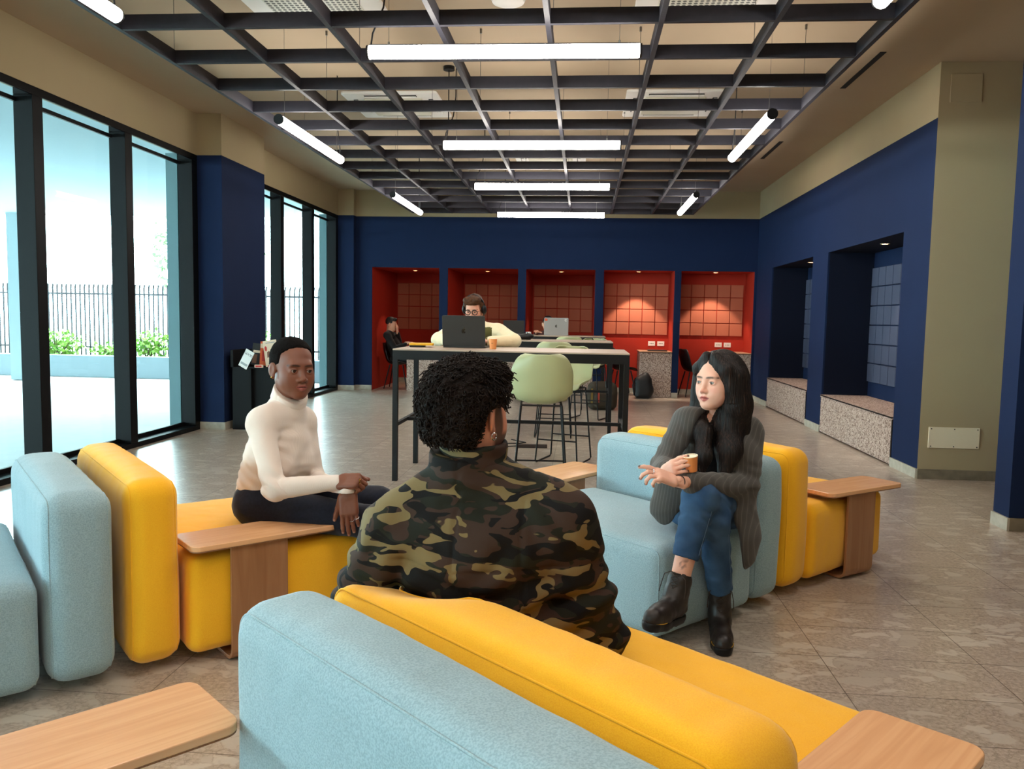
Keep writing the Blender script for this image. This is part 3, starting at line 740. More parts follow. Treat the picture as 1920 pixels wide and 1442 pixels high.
def side_table(th, e, l, length, width, label, ledge, leg_off=0, rot=0, zt=.472, lx=-.035):
    """bent plywood side table: top, upright panel beyond the seat end, foot bent under the seat"""
    p = EL(e, l, th)
    r = empty('side_table', (p[0], p[1], 0), math.radians(th+rot), label, 'side table', 'beech plywood side tables hooked over the sofas')
    h, w2 = length/2, width/2
    MB().prism(rrect(-h, h, -w2, w2, .035, 6), zt-.020, zt, 0).build('table_top', M['birch'], r, bevel=.003)
    MB().prism(rrect(-h+.001, h-.001, -w2+.001, w2-.001, .034, 6), zt-.0235, zt-.0195, 0).build('edge_band', M['ply_edge'], r)
    s = ledge  # -1: upright at -w2 side, +1: at +w2
    prof = [(s*(w2-.012+leg_off), zt-.022)]
    y0 = s*(w2-.012+leg_off); R0 = .05
    prof = [(y0, zt-.022), (y0, R0+.004)]
    for k in range(1, 7):
        t = k*PI/2/6; prof.append((y0-s*R0*(1-math.cos(t)), .004+R0*(1-math.sin(t))))
    prof.append((y0-s*.30, .004))
    T = .014; vs = []; n = len(prof)
    for x in (-.112+lx, .112+lx):
        for i, (y, z) in enumerate(prof):
            vs.append((x, y, z))
        for i, (y, z) in enumerate(prof):
            a_ = prof[max(i-1, 0)]; b_ = prof[min(i+1, n-1)]; d = unit(A(b_[0]-a_[0], b_[1]-a_[1])); nn = A(-d[1], d[0])*s
            vs.append((x, y+nn[0]*T*-1, z+nn[1]*T*-1 if z > .03 or True else z))
    m = MB(); m.v = [tuple(map(float, v)) for v in vs]
    f = []
    for i in range(n-1):
        a0, a1, b0, b1 = i, i+1, n+i, n+i+1; c0, c1, d0, d1 = 2*n+i, 2*n+i+1, 3*n+i, 3*n+i+1
        f += [(a0, a1, c1, c0), (b0, d0, d1, b1), (a0, b0, b1, a1), (c0, c1, d1, d0)]
    f += [(0, 2*n, 3*n, n), (n-1, 2*n-1, 4*n-1, 3*n-1)]
    m.f = f; m.m = [0]*len(f)
    zmin = min(v[2] for v in m.v); m.v = [(v[0], v[1], v[2]-min(zmin, 0)+.0) for v in m.v]
    m.build('upright', M['beech_leg'], r, bevel=.002)
    return r
side_table(42, 1.083, 3.084, .58, .235, 'beech plywood side table over the yellow seat beside the woman in white', -1, rot=3)
side_table(45, 4.09, 2.075, .60, .245, 'beech plywood side table over the yellow seat at right', -1, rot=-8)
side_table(45, 3.115, 3.225, .54, .29, 'beech plywood side table behind the man in the camouflage jacket', -1, rot=9, lx=-.11)
side_table(48, .398, 1.683, .60, .265, 'beech plywood side table at the bottom left corner, nearest the viewer', 1)
side_table(48, 1.47, .585, .60, .245, 'beech plywood side table at the bottom right on the yellow seat', -1, rot=2)

# ================================================================== high tables
def high_table(x0, x1, y0, y1, label):
    r = empty('high_table', (x0, y0, 0), label=label, cat='table', group='high black framed work tables'); L = x1-x0; D = y1-y0; H = 1.062
    MB().box(0, L, 0, D, H-.012, H).build('table_top', M['table_top'], r, bevel=.002)
    MB().box(.0, L, .0, .04, H-.085, H-.012).box(0, L, D-.04, D, H-.085, H-.012).box(0, .04, .04, D-.04, H-.085, H-.012).box(L-.04, L, .04, D-.04, H-.085, H-.012).build('apron', M['black_metal'], r)
    for x in (0.0, L-.04):
        for y in (0., D-.04): MB().box(x, x+.04, y, y+.04, 0, H-.085).build('leg', M['black_metal'], r)
    for x in (0.0, L-.04): MB().box(x+.006, x+.034, .04, D-.04, .44, .468).build('stretcher', M['black_metal'], r)
    MB().box(.034, L-.034, D/2-.014, D/2+.014, .44, .468).build('stretcher', M['black_metal'], r)
    return r
high_table(-1.50, .362, 6.262, 7.10, 'nearest high work table, under the large black laptop')
high_table(-1.50, .345, 9.32, 10.15, 'middle high work table in the row of three')
high_table(-1.50, .335, 12.2, 13.0, 'farthest high work table, under the silver laptop')

# ================================================================== stools
M['mint'] = mat('mint_plastic_shell', (166, 170, 128), .42, noise=(2, (160, 165, 124), .4))
def shell_mesh(w, d, hb, zs, thick=.008):
    """moulded tub seat: grid swept from front lip over the seat up the back, closed with thickness"""
    nu, nv = 40, 32; V = []
    prof = [(.0+d*.5, zs-.02), (d*.42, zs), (d*.1, zs-.012), (-d*.22, zs-.008), (-d*.40, zs+.05), (-d*.50, zs+.17), (-d*.56, zs+hb*.72), (-d*.60, zs+hb)]
    P = np.array(prof); t = np.linspace(0, 1, len(P)); tt = np.linspace(0, 1, nu)
    # smooth profile (catmull-rom)
    def cr(tv):
        x = tv*(len(P)-1); i = int(min(max(math.floor(x), 0), len(P)-2)); f = x-i
        p0, p1, p2, p3 = P[max(i-1, 0)], P[i], P[i+1], P[min(i+2, len(P)-1)]
        return .5*((2*p1)+(-p0+p2)*f+(2*p0-5*p1+4*p2-p3)*f*f+(-p0+3*p1-3*p2+p3)*f**3)
    for a in tt:
        y, z = cr(a)
        ww = w*(.86+.14*math.sin(min(a, .6)/.6*PI/2))
        if a > .74: ww *= math.sqrt(max(1-((a-.74)/.30)**2.6, .03))
        if a < .12: ww *= .8+.2*math.sqrt(a/.12)
        wrap = .05*math.sin(min(max((a-.1)/.55, 0), 1)*PI)**.8
        for v in np.linspace(-1, 1, nv):
            s = abs(v)**2.6
            lift = wrap*s*1.5 if a < .62 else 0
            fwd = .085*s*min(max((a-.35)/.3, 0), 1)
            V.append((v*ww, y+fwd, z+lift))
    F = [(i*nv+j, i*nv+j+1, (i+1)*nv+j+1, (i+1)*nv+j) for i in range(nu-1) for j in range(nv-1)]
    return V, F
def shell_obj(name, w, d, hb, zs, m, parent):
    V, F = shell_mesh(w, d, hb, zs); mb = MB().add(V, F); o = mb.build(name, m, parent, smooth=True, auto=False)
    so = o.modifiers.new('thick', 'SOLIDIFY'); so.thickness = .009; so.offset = 0
    return o
def bar_stool(x, y, rz, label):
    r = empty('bar_stool', (x, y, 0), rz, label, 'stool', 'mint shell bar stools with black wire legs')
    shell_obj('seat_shell', .225, .44, .36, .705, M['mint'], r)
    for s in (-1, 1):
        m = MB()
        m.tube([(s*.15, .17, .685), (s*.20, .20, .02), (s*.20, .17, .008), (s*.20, -.20, .008), (s*.20, -.23, .02), (s*.15, -.17, .685), (s*.15, .17, .685)], .0075, 8)
        m.build('sled_leg', M['black_metal'], r, smooth=True)
    MB().tube([(-.188, .192, .22), (.188, .192, .22)], .0065, 8).build('foot_rail', M['black_metal'], r, smooth=True)
    MB().tube([(-.185, -.212, .22), (.185, -.212, .22)], .0065, 8).build('back_rail', M['black_metal'], r, smooth=True)
    MB().tube([(-.15, .15, .688), (.15, .15, .688)], .007, 8).build('seat_bar', M['black_metal'], r, smooth=True)
    MB().tube([(-.15, -.15, .688), (.15, -.15, .688)], .007, 8).build('seat_bar', M['black_metal'], r, smooth=True)
    return r
bar_stool(-.30, 5.98, 0.06, 'mint shell bar stool in front of the nearest high table, back to the viewer')
bar_stool(-.16, 7.42, PI-.3, 'mint shell bar stool behind the nearest high table, half hidden by the front stool')
bar_stool(-.95, 7.50, PI, 'mint shell bar stool under the man with headphones')
bar_stool(-.31, 9.05, 0, 'mint shell bar stool tucked under the middle high table')
bar_stool(-.20, 11.9, 0, 'mint shell bar stool tucked under the farthest high table')
bar_stool(.10, 10.75, PI-.35, 'mint shell bar stool carrying a black bag and scarf')
bar_stool(-.62, 13.15, PI, 'mint shell bar stool under the person behind the silver laptop')

# ================================================================== alcove desks and black chairs
for i, (x0, x1, yb, lab) in enumerate(((-3.10, -2.535, 15.88, 'speckled board desk block in the first alcove beside the seated man'), (.985, 1.525, 14.715, 'speckled board desk block with a closed laptop on it'), (2.235, 2.855, 14.715, 'speckled board desk block behind the woman in the blazer'), (-1.80, -1.155, 15.88, 'speckled board desk block behind the man with headphones'), (-.42, .175, 15.88, 'speckled board desk block seen under the middle high table'))):
    r = empty('alcove_desk', (x0, 14.005, 0), label=lab, cat='desk', group='speckled desk blocks in the red alcoves'); w_ = x1-x0; d_ = min(yb-14.005, 1.0)
    MB().box(0, w_, 0, d_, 0, .765).build('base', M['speckle'], r)
    MB().box(-.012, w_, -.012, d_, .765, .775).build('edge_trim', M['black_plastic'], r)
    MB().box(-.014, w_, -.014, d_, .775, .79).build('desk_top', M['desk_top'], r)
def shell_chair(x, y, rz, label):
    r = empty('shell_chair', (x, y, 0), rz, label, 'chair', 'black shell chairs in the red alcoves')
    shell_obj('seat_shell', .24, .46, .38, .45, M['black_plastic'], r)
    for sx in (-1, 1):
        for sy in (-1, 1): MB().tube([(sx*.13, sy*.12, .435), (sx*.21, sy*.21, 0.004)], [.013, .009], 8).build('leg', M['black_metal'], r, smooth=True)
    return r
shell_chair(-3.36, 14.45, -PI/2, 'black shell chair under the man in the first red alcove')
shell_chair(.70, 14.38, -PI/2+.25, 'black shell chair in the alcove beside the black backpack')
shell_chair(1.96, 14.38, -PI/2+.2, 'black shell chair in the alcove nearest the right corner')

def sockets(x, z, Y, lab):
    r = empty('wall_socket', (x, Y, z), label=lab, cat='socket', group='white sockets on the red alcove walls')
    MB().box(-.062, .062, -.012, 0, -.042, .042).build('plate', M['white'], r, bevel=.004)
    for k in (-1, 0, 1): MB().cyl((k*.026, -.0135, 0), (k*.026, -.012, 0), .008, 10).build('outlet', M['black_plastic'], r)
sockets(1.235, .905, 14.75, 'white wall socket over the closed laptop, left of the pair'); sockets(1.40, .905, 14.75, 'white wall socket over the closed laptop, right of the pair')
sockets(2.42, .905, 14.75, 'white wall socket in the corner alcove, left of the pair'); sockets(2.58, .905, 14.75, 'white wall socket in the corner alcove, right of the pair')

# ================================================================== laptops and small things
def laptop(x, y, z, rz, w, d, lid, tilt, m, label, open_=True, logo=None, stickers=False):
    r = empty('laptop', (x, y, z), rz, label, 'laptop')
    MB().prism(rrect(-w/2, w/2, 0, d, .012), .002, .014).build('base', m, r, bevel=.002)
    if open_:
        k = MB()
        for a in range(5):
            for b in range(12): k.box(-w*.42+b*w*.07, -w*.42+b*w*.07+w*.06, d*.2+a*.019, d*.2+a*.019+.015, .014, .0155)
        tag(k.build('keyboard', M['black_plastic'], r), kind='stuff')
        q = Matrix.Translation((0, -.002, .014)) @ Matrix.Rotation(PI/2+tilt, 4, 'X')
        MB().prism(rrect(-w/2, w/2, 0, lid, .012), -.004, .004, M4=q).build('lid', m, r, bevel=.0015)
        ln = MB().prism(rrect(-w/2+.008, w/2-.008, .01, lid-.008, .006), -.0046, -.004, M4=q); ln.build('screen', M['black_plastic'], r)
        if logo:
            # fruit mark with a bite and a leaf on the lid's back
            P = []
            for a in np.linspace(0, 2*PI, 30, endpoint=False):
                rr = .019*(1-.12*math.cos(2*a)*.5+.10*abs(math.sin(a))*0); px, py = rr*math.cos(a)*1.0, rr*math.sin(a)*1.05
                if px > .009: px = .009+(.0105-abs(py-.002))*-.35 if abs(py-.002) < .0095 else px
                if abs(px) < .006 and py > .014: py = .0165
                if abs(px) < .005 and py < -.014: py = -.0172
                P.append((px, lid*.5+py))
            MB().prism(P, .004, .0046, M4=q).prism([(0.0, lid*.5+.021), (.007, lid*.5+.024), (.0085, lid*.5+.032), (.002, lid*.5+.029)], .004, .0046, M4=q).build('logo', logo, r)
        if stickers:
            MB().prism([(-w/2+.012, lid-.05), (-w/2+.05, lid-.05), (-w/2+.055, lid-.025), (-w/2+.035, lid-.012), (-w/2+.012, lid-.012)], .004, .0045, M4=q).build('sticker', mat('orange_red_sticker', (200, 80, 40), .5), r)
            MB().prism([(w/2-.04+.018*math.cos(t), lid-.035+.018*math.sin(t)) for t in np.linspace(.6, 2*PI-.6, 14)]+[(w/2-.04+.011*math.cos(t), lid-.035+.011*math.sin(t)) for t in np.linspace(2*PI-.6, .6, 14)], .004, .0045, M4=q).build('sticker', M['white'], r)
    return r
TH = 1.062
M['lap_dark'] = mat('dark_laptop_aluminium', (46, 44, 42), .4, metal=.3)
M['lap_silver'] = mat('silver_laptop_aluminium', (158, 156, 152), .38, metal=.5)
laptop(-1.0, 6.73, TH, math.radians(-2), .365, .25, .26, .16, M['lap_dark'], 'large dark laptop open on the nearest high table', logo=mat('dark_glossy_logo', (12, 12, 12), .1))
laptop(-.42, 12.5, TH, 0, .375, .25, .262, .12, M['lap_silver'], 'silver laptop with two stickers on the farthest high table', logo=mat('dark_logo', (70, 68, 66), .2), stickers=True)
laptop(-1.08, 12.52, TH, .05, .33, .24, .21, .15, M['lap_dark'], 'smaller dark laptop on the farthest high table, left of the silver one')
o = laptop(1.29, 14.10, .79, 0, .33, .23, .2, 0, M['lap_dark'], 'thin dark closed laptop lying on the speckled desk block', open_=False)
MB().prism(rrect(-.165, .165, 0, .23, .012), .015, .021).build('lid', M['lap_dark'], o, bevel=.002)
nb = empty('notebook', (-1.36, 6.72, TH), math.radians(8), 'yellow notebook with a black cover band lying beside the dark laptop', 'notebook')
MB().prism(rrect(-.10, .10, -.088, .10, .012), .0165, .033).build('cover', mat('yellow_paper_cover', (236, 176, 20), .5), nb, bevel=.003)
MB().prism(rrect(-.098, .03, -.090, .08, .010), .001, .0165).build('pouch', M['black_plastic'], nb, bevel=.004)
M['cup_orange'] = mat('orange_paper_cup', (222, 138, 74), .6)
M['cup_cream'] = mat('cream_paper_inside', (240, 226, 200), .6)
def paper_cup(name, loc, Rm, h, rb, rt, label, coffee=True):
    r = bpy.data.objects.new(name, None); COL.objects.link(r); r.matrix_world = Matrix.Translation(loc) @ Rm; tag(r, label, 'cup')
    MB().lathe([(rb*.9, .004), (rb, 0), (rt, h-.003), (rt-.0012, h-.002), (rb-.0012, .006), (0, .006)]).build('wall', M['cup_orange'], r, smooth=True)
    MB().lathe([(rt-.0014, h-.002), (rb-.0002, .007), (0, .0065)]).build('lining', M['cup_cream'], r, smooth=True)
    MB().tube([(rt*math.cos(t), rt*math.sin(t), h) for t in np.linspace(0, 2*PI, 32, endpoint=False)], .0016, 6, closed=True).build('rim', M['cup_cream'], r, smooth=True)
    if coffee: MB().lathe([(0, h*.45), (rb+(rt-rb)*.42, h*.45)]).build('coffee', mat('milky_coffee', (186, 130, 80), .25), r)
    return r
c_ = paper_cup('paper_cup', Vector((-.735, 6.56, TH)), Matrix.Identity(4), .088, .026, .034, 'orange paper cup on the high table beside the dark laptop')
MB().box(-.010, .004, -.0328, -.0318, .048, .0515).build('print', M['black_plastic'], c_)
# dark pouch with white capped tub on the middle table
p_ = empty('pouch', (-.72, 9.55, TH+.004), 0, 'black soft pouch lying on the middle high table', 'pouch')
s = SDF(); s.el((0, 0, .035), (.14, .07, .035), k=0).el((.07, 0, .05), (.06, .05, .03), k=.02).el((-.08, .01, .03), (.07, .06, .03), k=.02); sculpt(s, .006, 'body', M['black_plastic'], p_)
MB().tube([(.08, 0, .07), (.05, -.03, .09), (0, -.03, .085), (-.04, 0, .06)], .004, 6).build('strap', M['black_plastic'], p_, smooth=True)
t_ = empty('tub', (-.66, 9.72, TH), 0, 'small dark tub with a white lid on the middle high table', 'container')
MB().cyl((0, 0, 0), (0, 0, .07), .03, 16).build('body', M['black_plastic'], t_, smooth=True)
MB().cyl((0, 0, .07), (0, 0, .095), .032, 16).build('lid', M['white'], t_, smooth=True)
# black bag and scarf on the stool, brown rucksack beneath, black backpack by the desk block
b_ = empty('shoulder_bag', (.06, 10.78, .745), -.3, 'black bag slumped on the bar stool behind the tables', 'bag')
s = SDF(); s.box((0, 0, .14), (.15, .09, .14), .05, k=0, puff=.02); s.mod(lambda P, F: F+.008*vnoise(P, 14, 2), (-.3, -.3, -.1), (.3, .3, .4)); sculpt(s, .01, 'body', mat('black_bag_cloth', (14, 14, 15), .8), b_)
MB().tube([(-.1, 0, .27), (-.06, 0, .33), (.06, 0, .33), (.1, 0, .27)], .008, 6).build('handle', M['black_plastic'], b_, smooth=True)
sc_ = empty('scarf', (.33, 10.62, .757), 0, 'crumpled beige patterned scarf beside the black bag on the stool', 'scarf')
s = SDF(); s.el((0, 0, .06), (.045, .08, .10), k=0).el((.0, -.03, .16), (.05, .06, .06), k=.03); s.mod(lambda P, F: F+.010*vnoise(P*A(1, 1, 2), 16, 4), (-.2, -.2, -.1), (.2, .2, .3)); sculpt(s, .008, 'cloth', mat('beige_patterned_cloth', (176, 150, 104), .9, noise=(22, (104, 82, 56), 1)), sc_)
k_ = empty('rucksack', (.30, 11.9, 0), .2, 'dark brown rucksack with a red tag on the floor under the tables', 'backpack')
s = SDF(); s.box((0, 0, .20), (.20, .13, .195), .07, k=0, puff=.02); s.box((0, -.13, .15), (.14, .05, .11), .04, k=.02); sculpt(s, .012, 'body', mat('brown_canvas', (52, 42, 28), .85), k_)
MB().box(-.105, -.08, -.190, -.183, .12, .26).build('red_tag', mat('red_tape', (170, 60, 44), .6), k_); MB().box(-.2, -.17, -.15, -.145, .10, .32).build('strap', mat('ochre_strap', (120, 100, 44), .8), k_)
k2 = empty('backpack', (1.0, 13.80, 0), .1, 'black backpack leaning against the speckled desk block', 'backpack')
s = SDF(); s.box((0.03, 0, .18), (.13, .10, .18), .06, k=0, puff=.02); s.el((.07, 0, .32), (.09, .09, .12), k=.06); s.el((.12, -.04, .14), (.09, .08, .12), k=.04); sculpt(s, .010, 'body', mat('black_nylon', (13, 13, 15), .6), k2)
MB().tube([(-.1, -.02, .34), (-.15, -.06, .22), (-.12, -.05, .05)], .012, 6).build('strap', M['black_plastic'], k2, smooth=True)
# power strip and cable on the floor under the first table
ps = empty('power_strip', (-.50, 8.15, 0), .1, 'dark power strip lying on the floor under the stools', 'power strip')
MB().box(-.16, .16, -.025, .025, 0, .035).build('body', mat('brown_black_plastic', (50, 36, 30), .5), ps, bevel=.004)
MB().tube([(-.16, 0, .015), (-.25, .02, .006), (-.32, .12, .006), (-.26, .22, .006), (-.12, .24, .006), (-.05, .3, .006), (-.2, .5, .006)], .006, 6).build('cable', M['black_plastic'], ps, smooth=True)

# ================================================================== leaflet rack beside the column
rk = empty('display_cabinet', (-3.95, 8.78, 0), 0, 'black open top cabinet of leaflets beside the navy column', 'cabinet')
m = mat('matte_black_cabinet', (8, 9, 10), .6, spec=.2)
MB().box(0, .22, 0, .34, 0, .70).box(.22, .62, .05, .34, 0, .70).build('body', m, rk)
MB().box(-.01, .02, -.02, .34, .70, .905).box(.02, .62, .31, .34, .70, .905).build('back_panel', m, rk)
MB().box(-.01, .62, -.02, .31, .70, .715).build('shelf', m, rk)

def leaflet(x, y, z, rx, rz, w_, h_, t, mats, art, label, name='leaflet', cat='leaflet', group='leaflets on the black cabinet'):
    """card standing on its lower edge, leaning back rx, turned rz; art adds printed marks on the face toward -Y"""
    r = bpy.data.objects.new(name, None); COL.objects.link(r); r.location = (x, y, z); r.rotation_euler = (rx, 0, rz) if not isinstance(rx, tuple) else (rx[0], rx[1], rz); tag(r, label, cat, group)
    MB().box(-w_/2, w_/2, 0, t, 0, h_).build('card', mats, r)
    art(r); return r
P_ = {k: mat('print_'+k, c, .5) for k, c in dict(black=(20, 20, 20), red=(190, 44, 34), orange=(216, 96, 40), yellow=(206, 160, 60), cream=(226, 206, 178), grey=(150, 152, 150), brown=(110, 70, 46), teal=(150, 200, 190)).items()}
def text(r, body, size, x, z, m, name='lettering', y=-.0012, rot=0):
    cu = bpy.data.curves.new(name, 'FONT'); cu.body = body; cu.size = size; cu.extrude = .0003; cu.materials.append(m); cu.align_x = 'CENTER'
    o = bpy.data.objects.new(name, cu); COL.objects.link(o); o.parent = r; o.location = (x, y, z); o.rotation_euler = (PI/2, rot, 0)
    bpy.context.view_layer.update(); me = bpy.data.meshes.new_from_object(o); n = bpy.data.objects.new(name, me); COL.objects.link(n); n.parent = r; n.location = (x, y, z); n.rotation_euler = (PI/2, rot, 0); bpy.data.objects.remove(o); return n
def a1(r): text(r, 'GOOD', .036, .0, .150, P_['black'], rot=-PI/2*0); MB().box(-.045, .045, -.001, 0, .03, .055).build('print_block', P_['grey'], r)
leaflet(-3.82, 8.752, .712, (-.12, .45), -.2, .115, .21, .002, M['white'], a1, 'white leaflet with black lettering leaning out at the left of the cabinet')
def a2(r): MB().box(-.05, .05, -.001, 0, .14, .17).build('print_block', P_['cream'], r); MB().box(-.05, .0, -.001, 0, .02, .12).build('print_block', P_['brown'], r)
leaflet(-3.735, 8.93, .731, (-.15, .1), .1, .13, .25, .012, P_['black'], a2, 'dark magazine with pale title behind the white leaflet', 'magazine', 'magazine', 'magazines on the black cabinet')
def a3(r): MB().box(-.04, .04, -.001, 0, .20, .25).build('print_block', P_['cream'], r); MB().box(-.02, .02, -.001, 0, .05, .17).build('print_block', P_['red'], r)
leaflet(-3.635, 8.90, .728, (-.12, .05), .35, .085, .275, .014, P_['orange'], a3, 'orange and red magazine standing on the black cabinet', 'magazine', 'magazine', 'magazines on the black cabinet')
def a4(r):
    MB().box(-.045, .06, -.001, 0, .262, .272).build('print_block', P_['grey'], r)
    MB().prism([(-.05+.022*math.cos(t)*.6, .205+.030*math.sin(t)) for t in np.linspace(0, 2*PI, 14, endpoint=False)], 0, .001, M4=Matrix.Rotation(PI/2, 4, 'X')).build('print_dot', P_['red'], r)
    MB().prism([(-.03, .10), (.0, .15), (.045, .155), (.068, .12), (.07, .05), (.02, .06)], 0, .001, M4=Matrix.Rotation(PI/2, 4, 'X')).build('print_shape', P_['yellow'], r)
    MB().prism([(-.045, .10), (-.04, .165), (-.015, .175), (.0, .15), (-.02, .11)], 0, .0012, M4=Matrix.Rotation(PI/2, 4, 'X')).build('print_shape', P_['brown'], r)
leaflet(-3.51, 8.86, .728, (-.10, -.16), .1, .15, .295, .020, P_['cream'], a4, 'tall cream magazine with an ochre picture on the black cabinet', 'magazine', 'magazine', 'magazines on the black cabinet')
def a5(r): MB().box(-.06, .06, -.001, 0, .15, .21).build('print_block', P_['black'], r); MB().box(-.02, .03, -.0015, 0, .05, .12).build('print_block', P_['grey'], r)
leaflet(-3.395, 8.98, .724, (-.1, 0), .05, .13, .235, .012, P_['black'], a5, 'black covered magazine half hidden by the woman in white', 'magazine', 'magazine', 'magazines on the black cabinet')
leaflet(-3.335, 8.88, .72, (-.05, 0), .6, .05, .235, .010, P_['grey'], lambda r: None, 'grey magazine spine beside the black covered magazine', 'magazine', 'magazine', 'magazines on the black cabinet')
o = empty('card_box', (-3.61, 8.70, .715), .05, 'small red card box with a pale border on the cabinet shelf', 'box')
MB().box(-.045, .045, 0, .03, 0, .032).build('box', P_['cream'], o); MB().box(-.036, .036, -.001, 0, .005, .027).build('print_block', P_['red'], o)
o = empty('snack_packet', (-3.46, 8.72, .715), -.3, 'crumpled red packet on the cabinet shelf', 'packet')
s = SDF(); s.box((0, .03, .018), (.06, .035, .016), .01, k=0); s.mod(lambda P, F: F+.006*vnoise(P, 40, 2), (-.2, -.2, -.1), (.2, .2, .2)); sculpt(s, .004, 'wrapper', P_['red'], o)
o = MB().box(-3.40, -3.33, 8.70, 8.80, .7155, .718).build('flyer', P_['teal']); tag(o, 'pale teal flyer lying flat on the cabinet shelf', 'leaflet')
# ================================================================== people
def skin_mat(name, rough=.5, sub=.12):
    m = bpy.data.materials.new(name); m.use_nodes = True; b = bsdf(m)
    a = node(m, 'ShaderNodeAttribute'); a.attribute_name = 'tint'; link(m, a.outputs['Color'], b.inputs['Base Color'])
    b.inputs['Roughness'].default_value = rough; b.inputs['Subsurface Weight'].default_value = sub; b.inputs['Subsurface Scale'].default_value = .008
    b.inputs['Subsurface Radius'].default_value = (1, .35, .2)
    return m
M['skin'] = skin_mat('skin')
M['eye_white'] = mat('eye_white', (150, 140, 132), .2); M['iris'] = mat('dark_brown_iris', (42, 24, 16), .08, coat=1)

def cloth(name, c1, c2=None, scale=60, rough=.85, bumpy=(300, .2, .001), sheen=.1):
    return mat(name, c1, rough, noise=(scale, c2 or c1, .7), bump=bumpy, sheen=sheen, spec=.25)

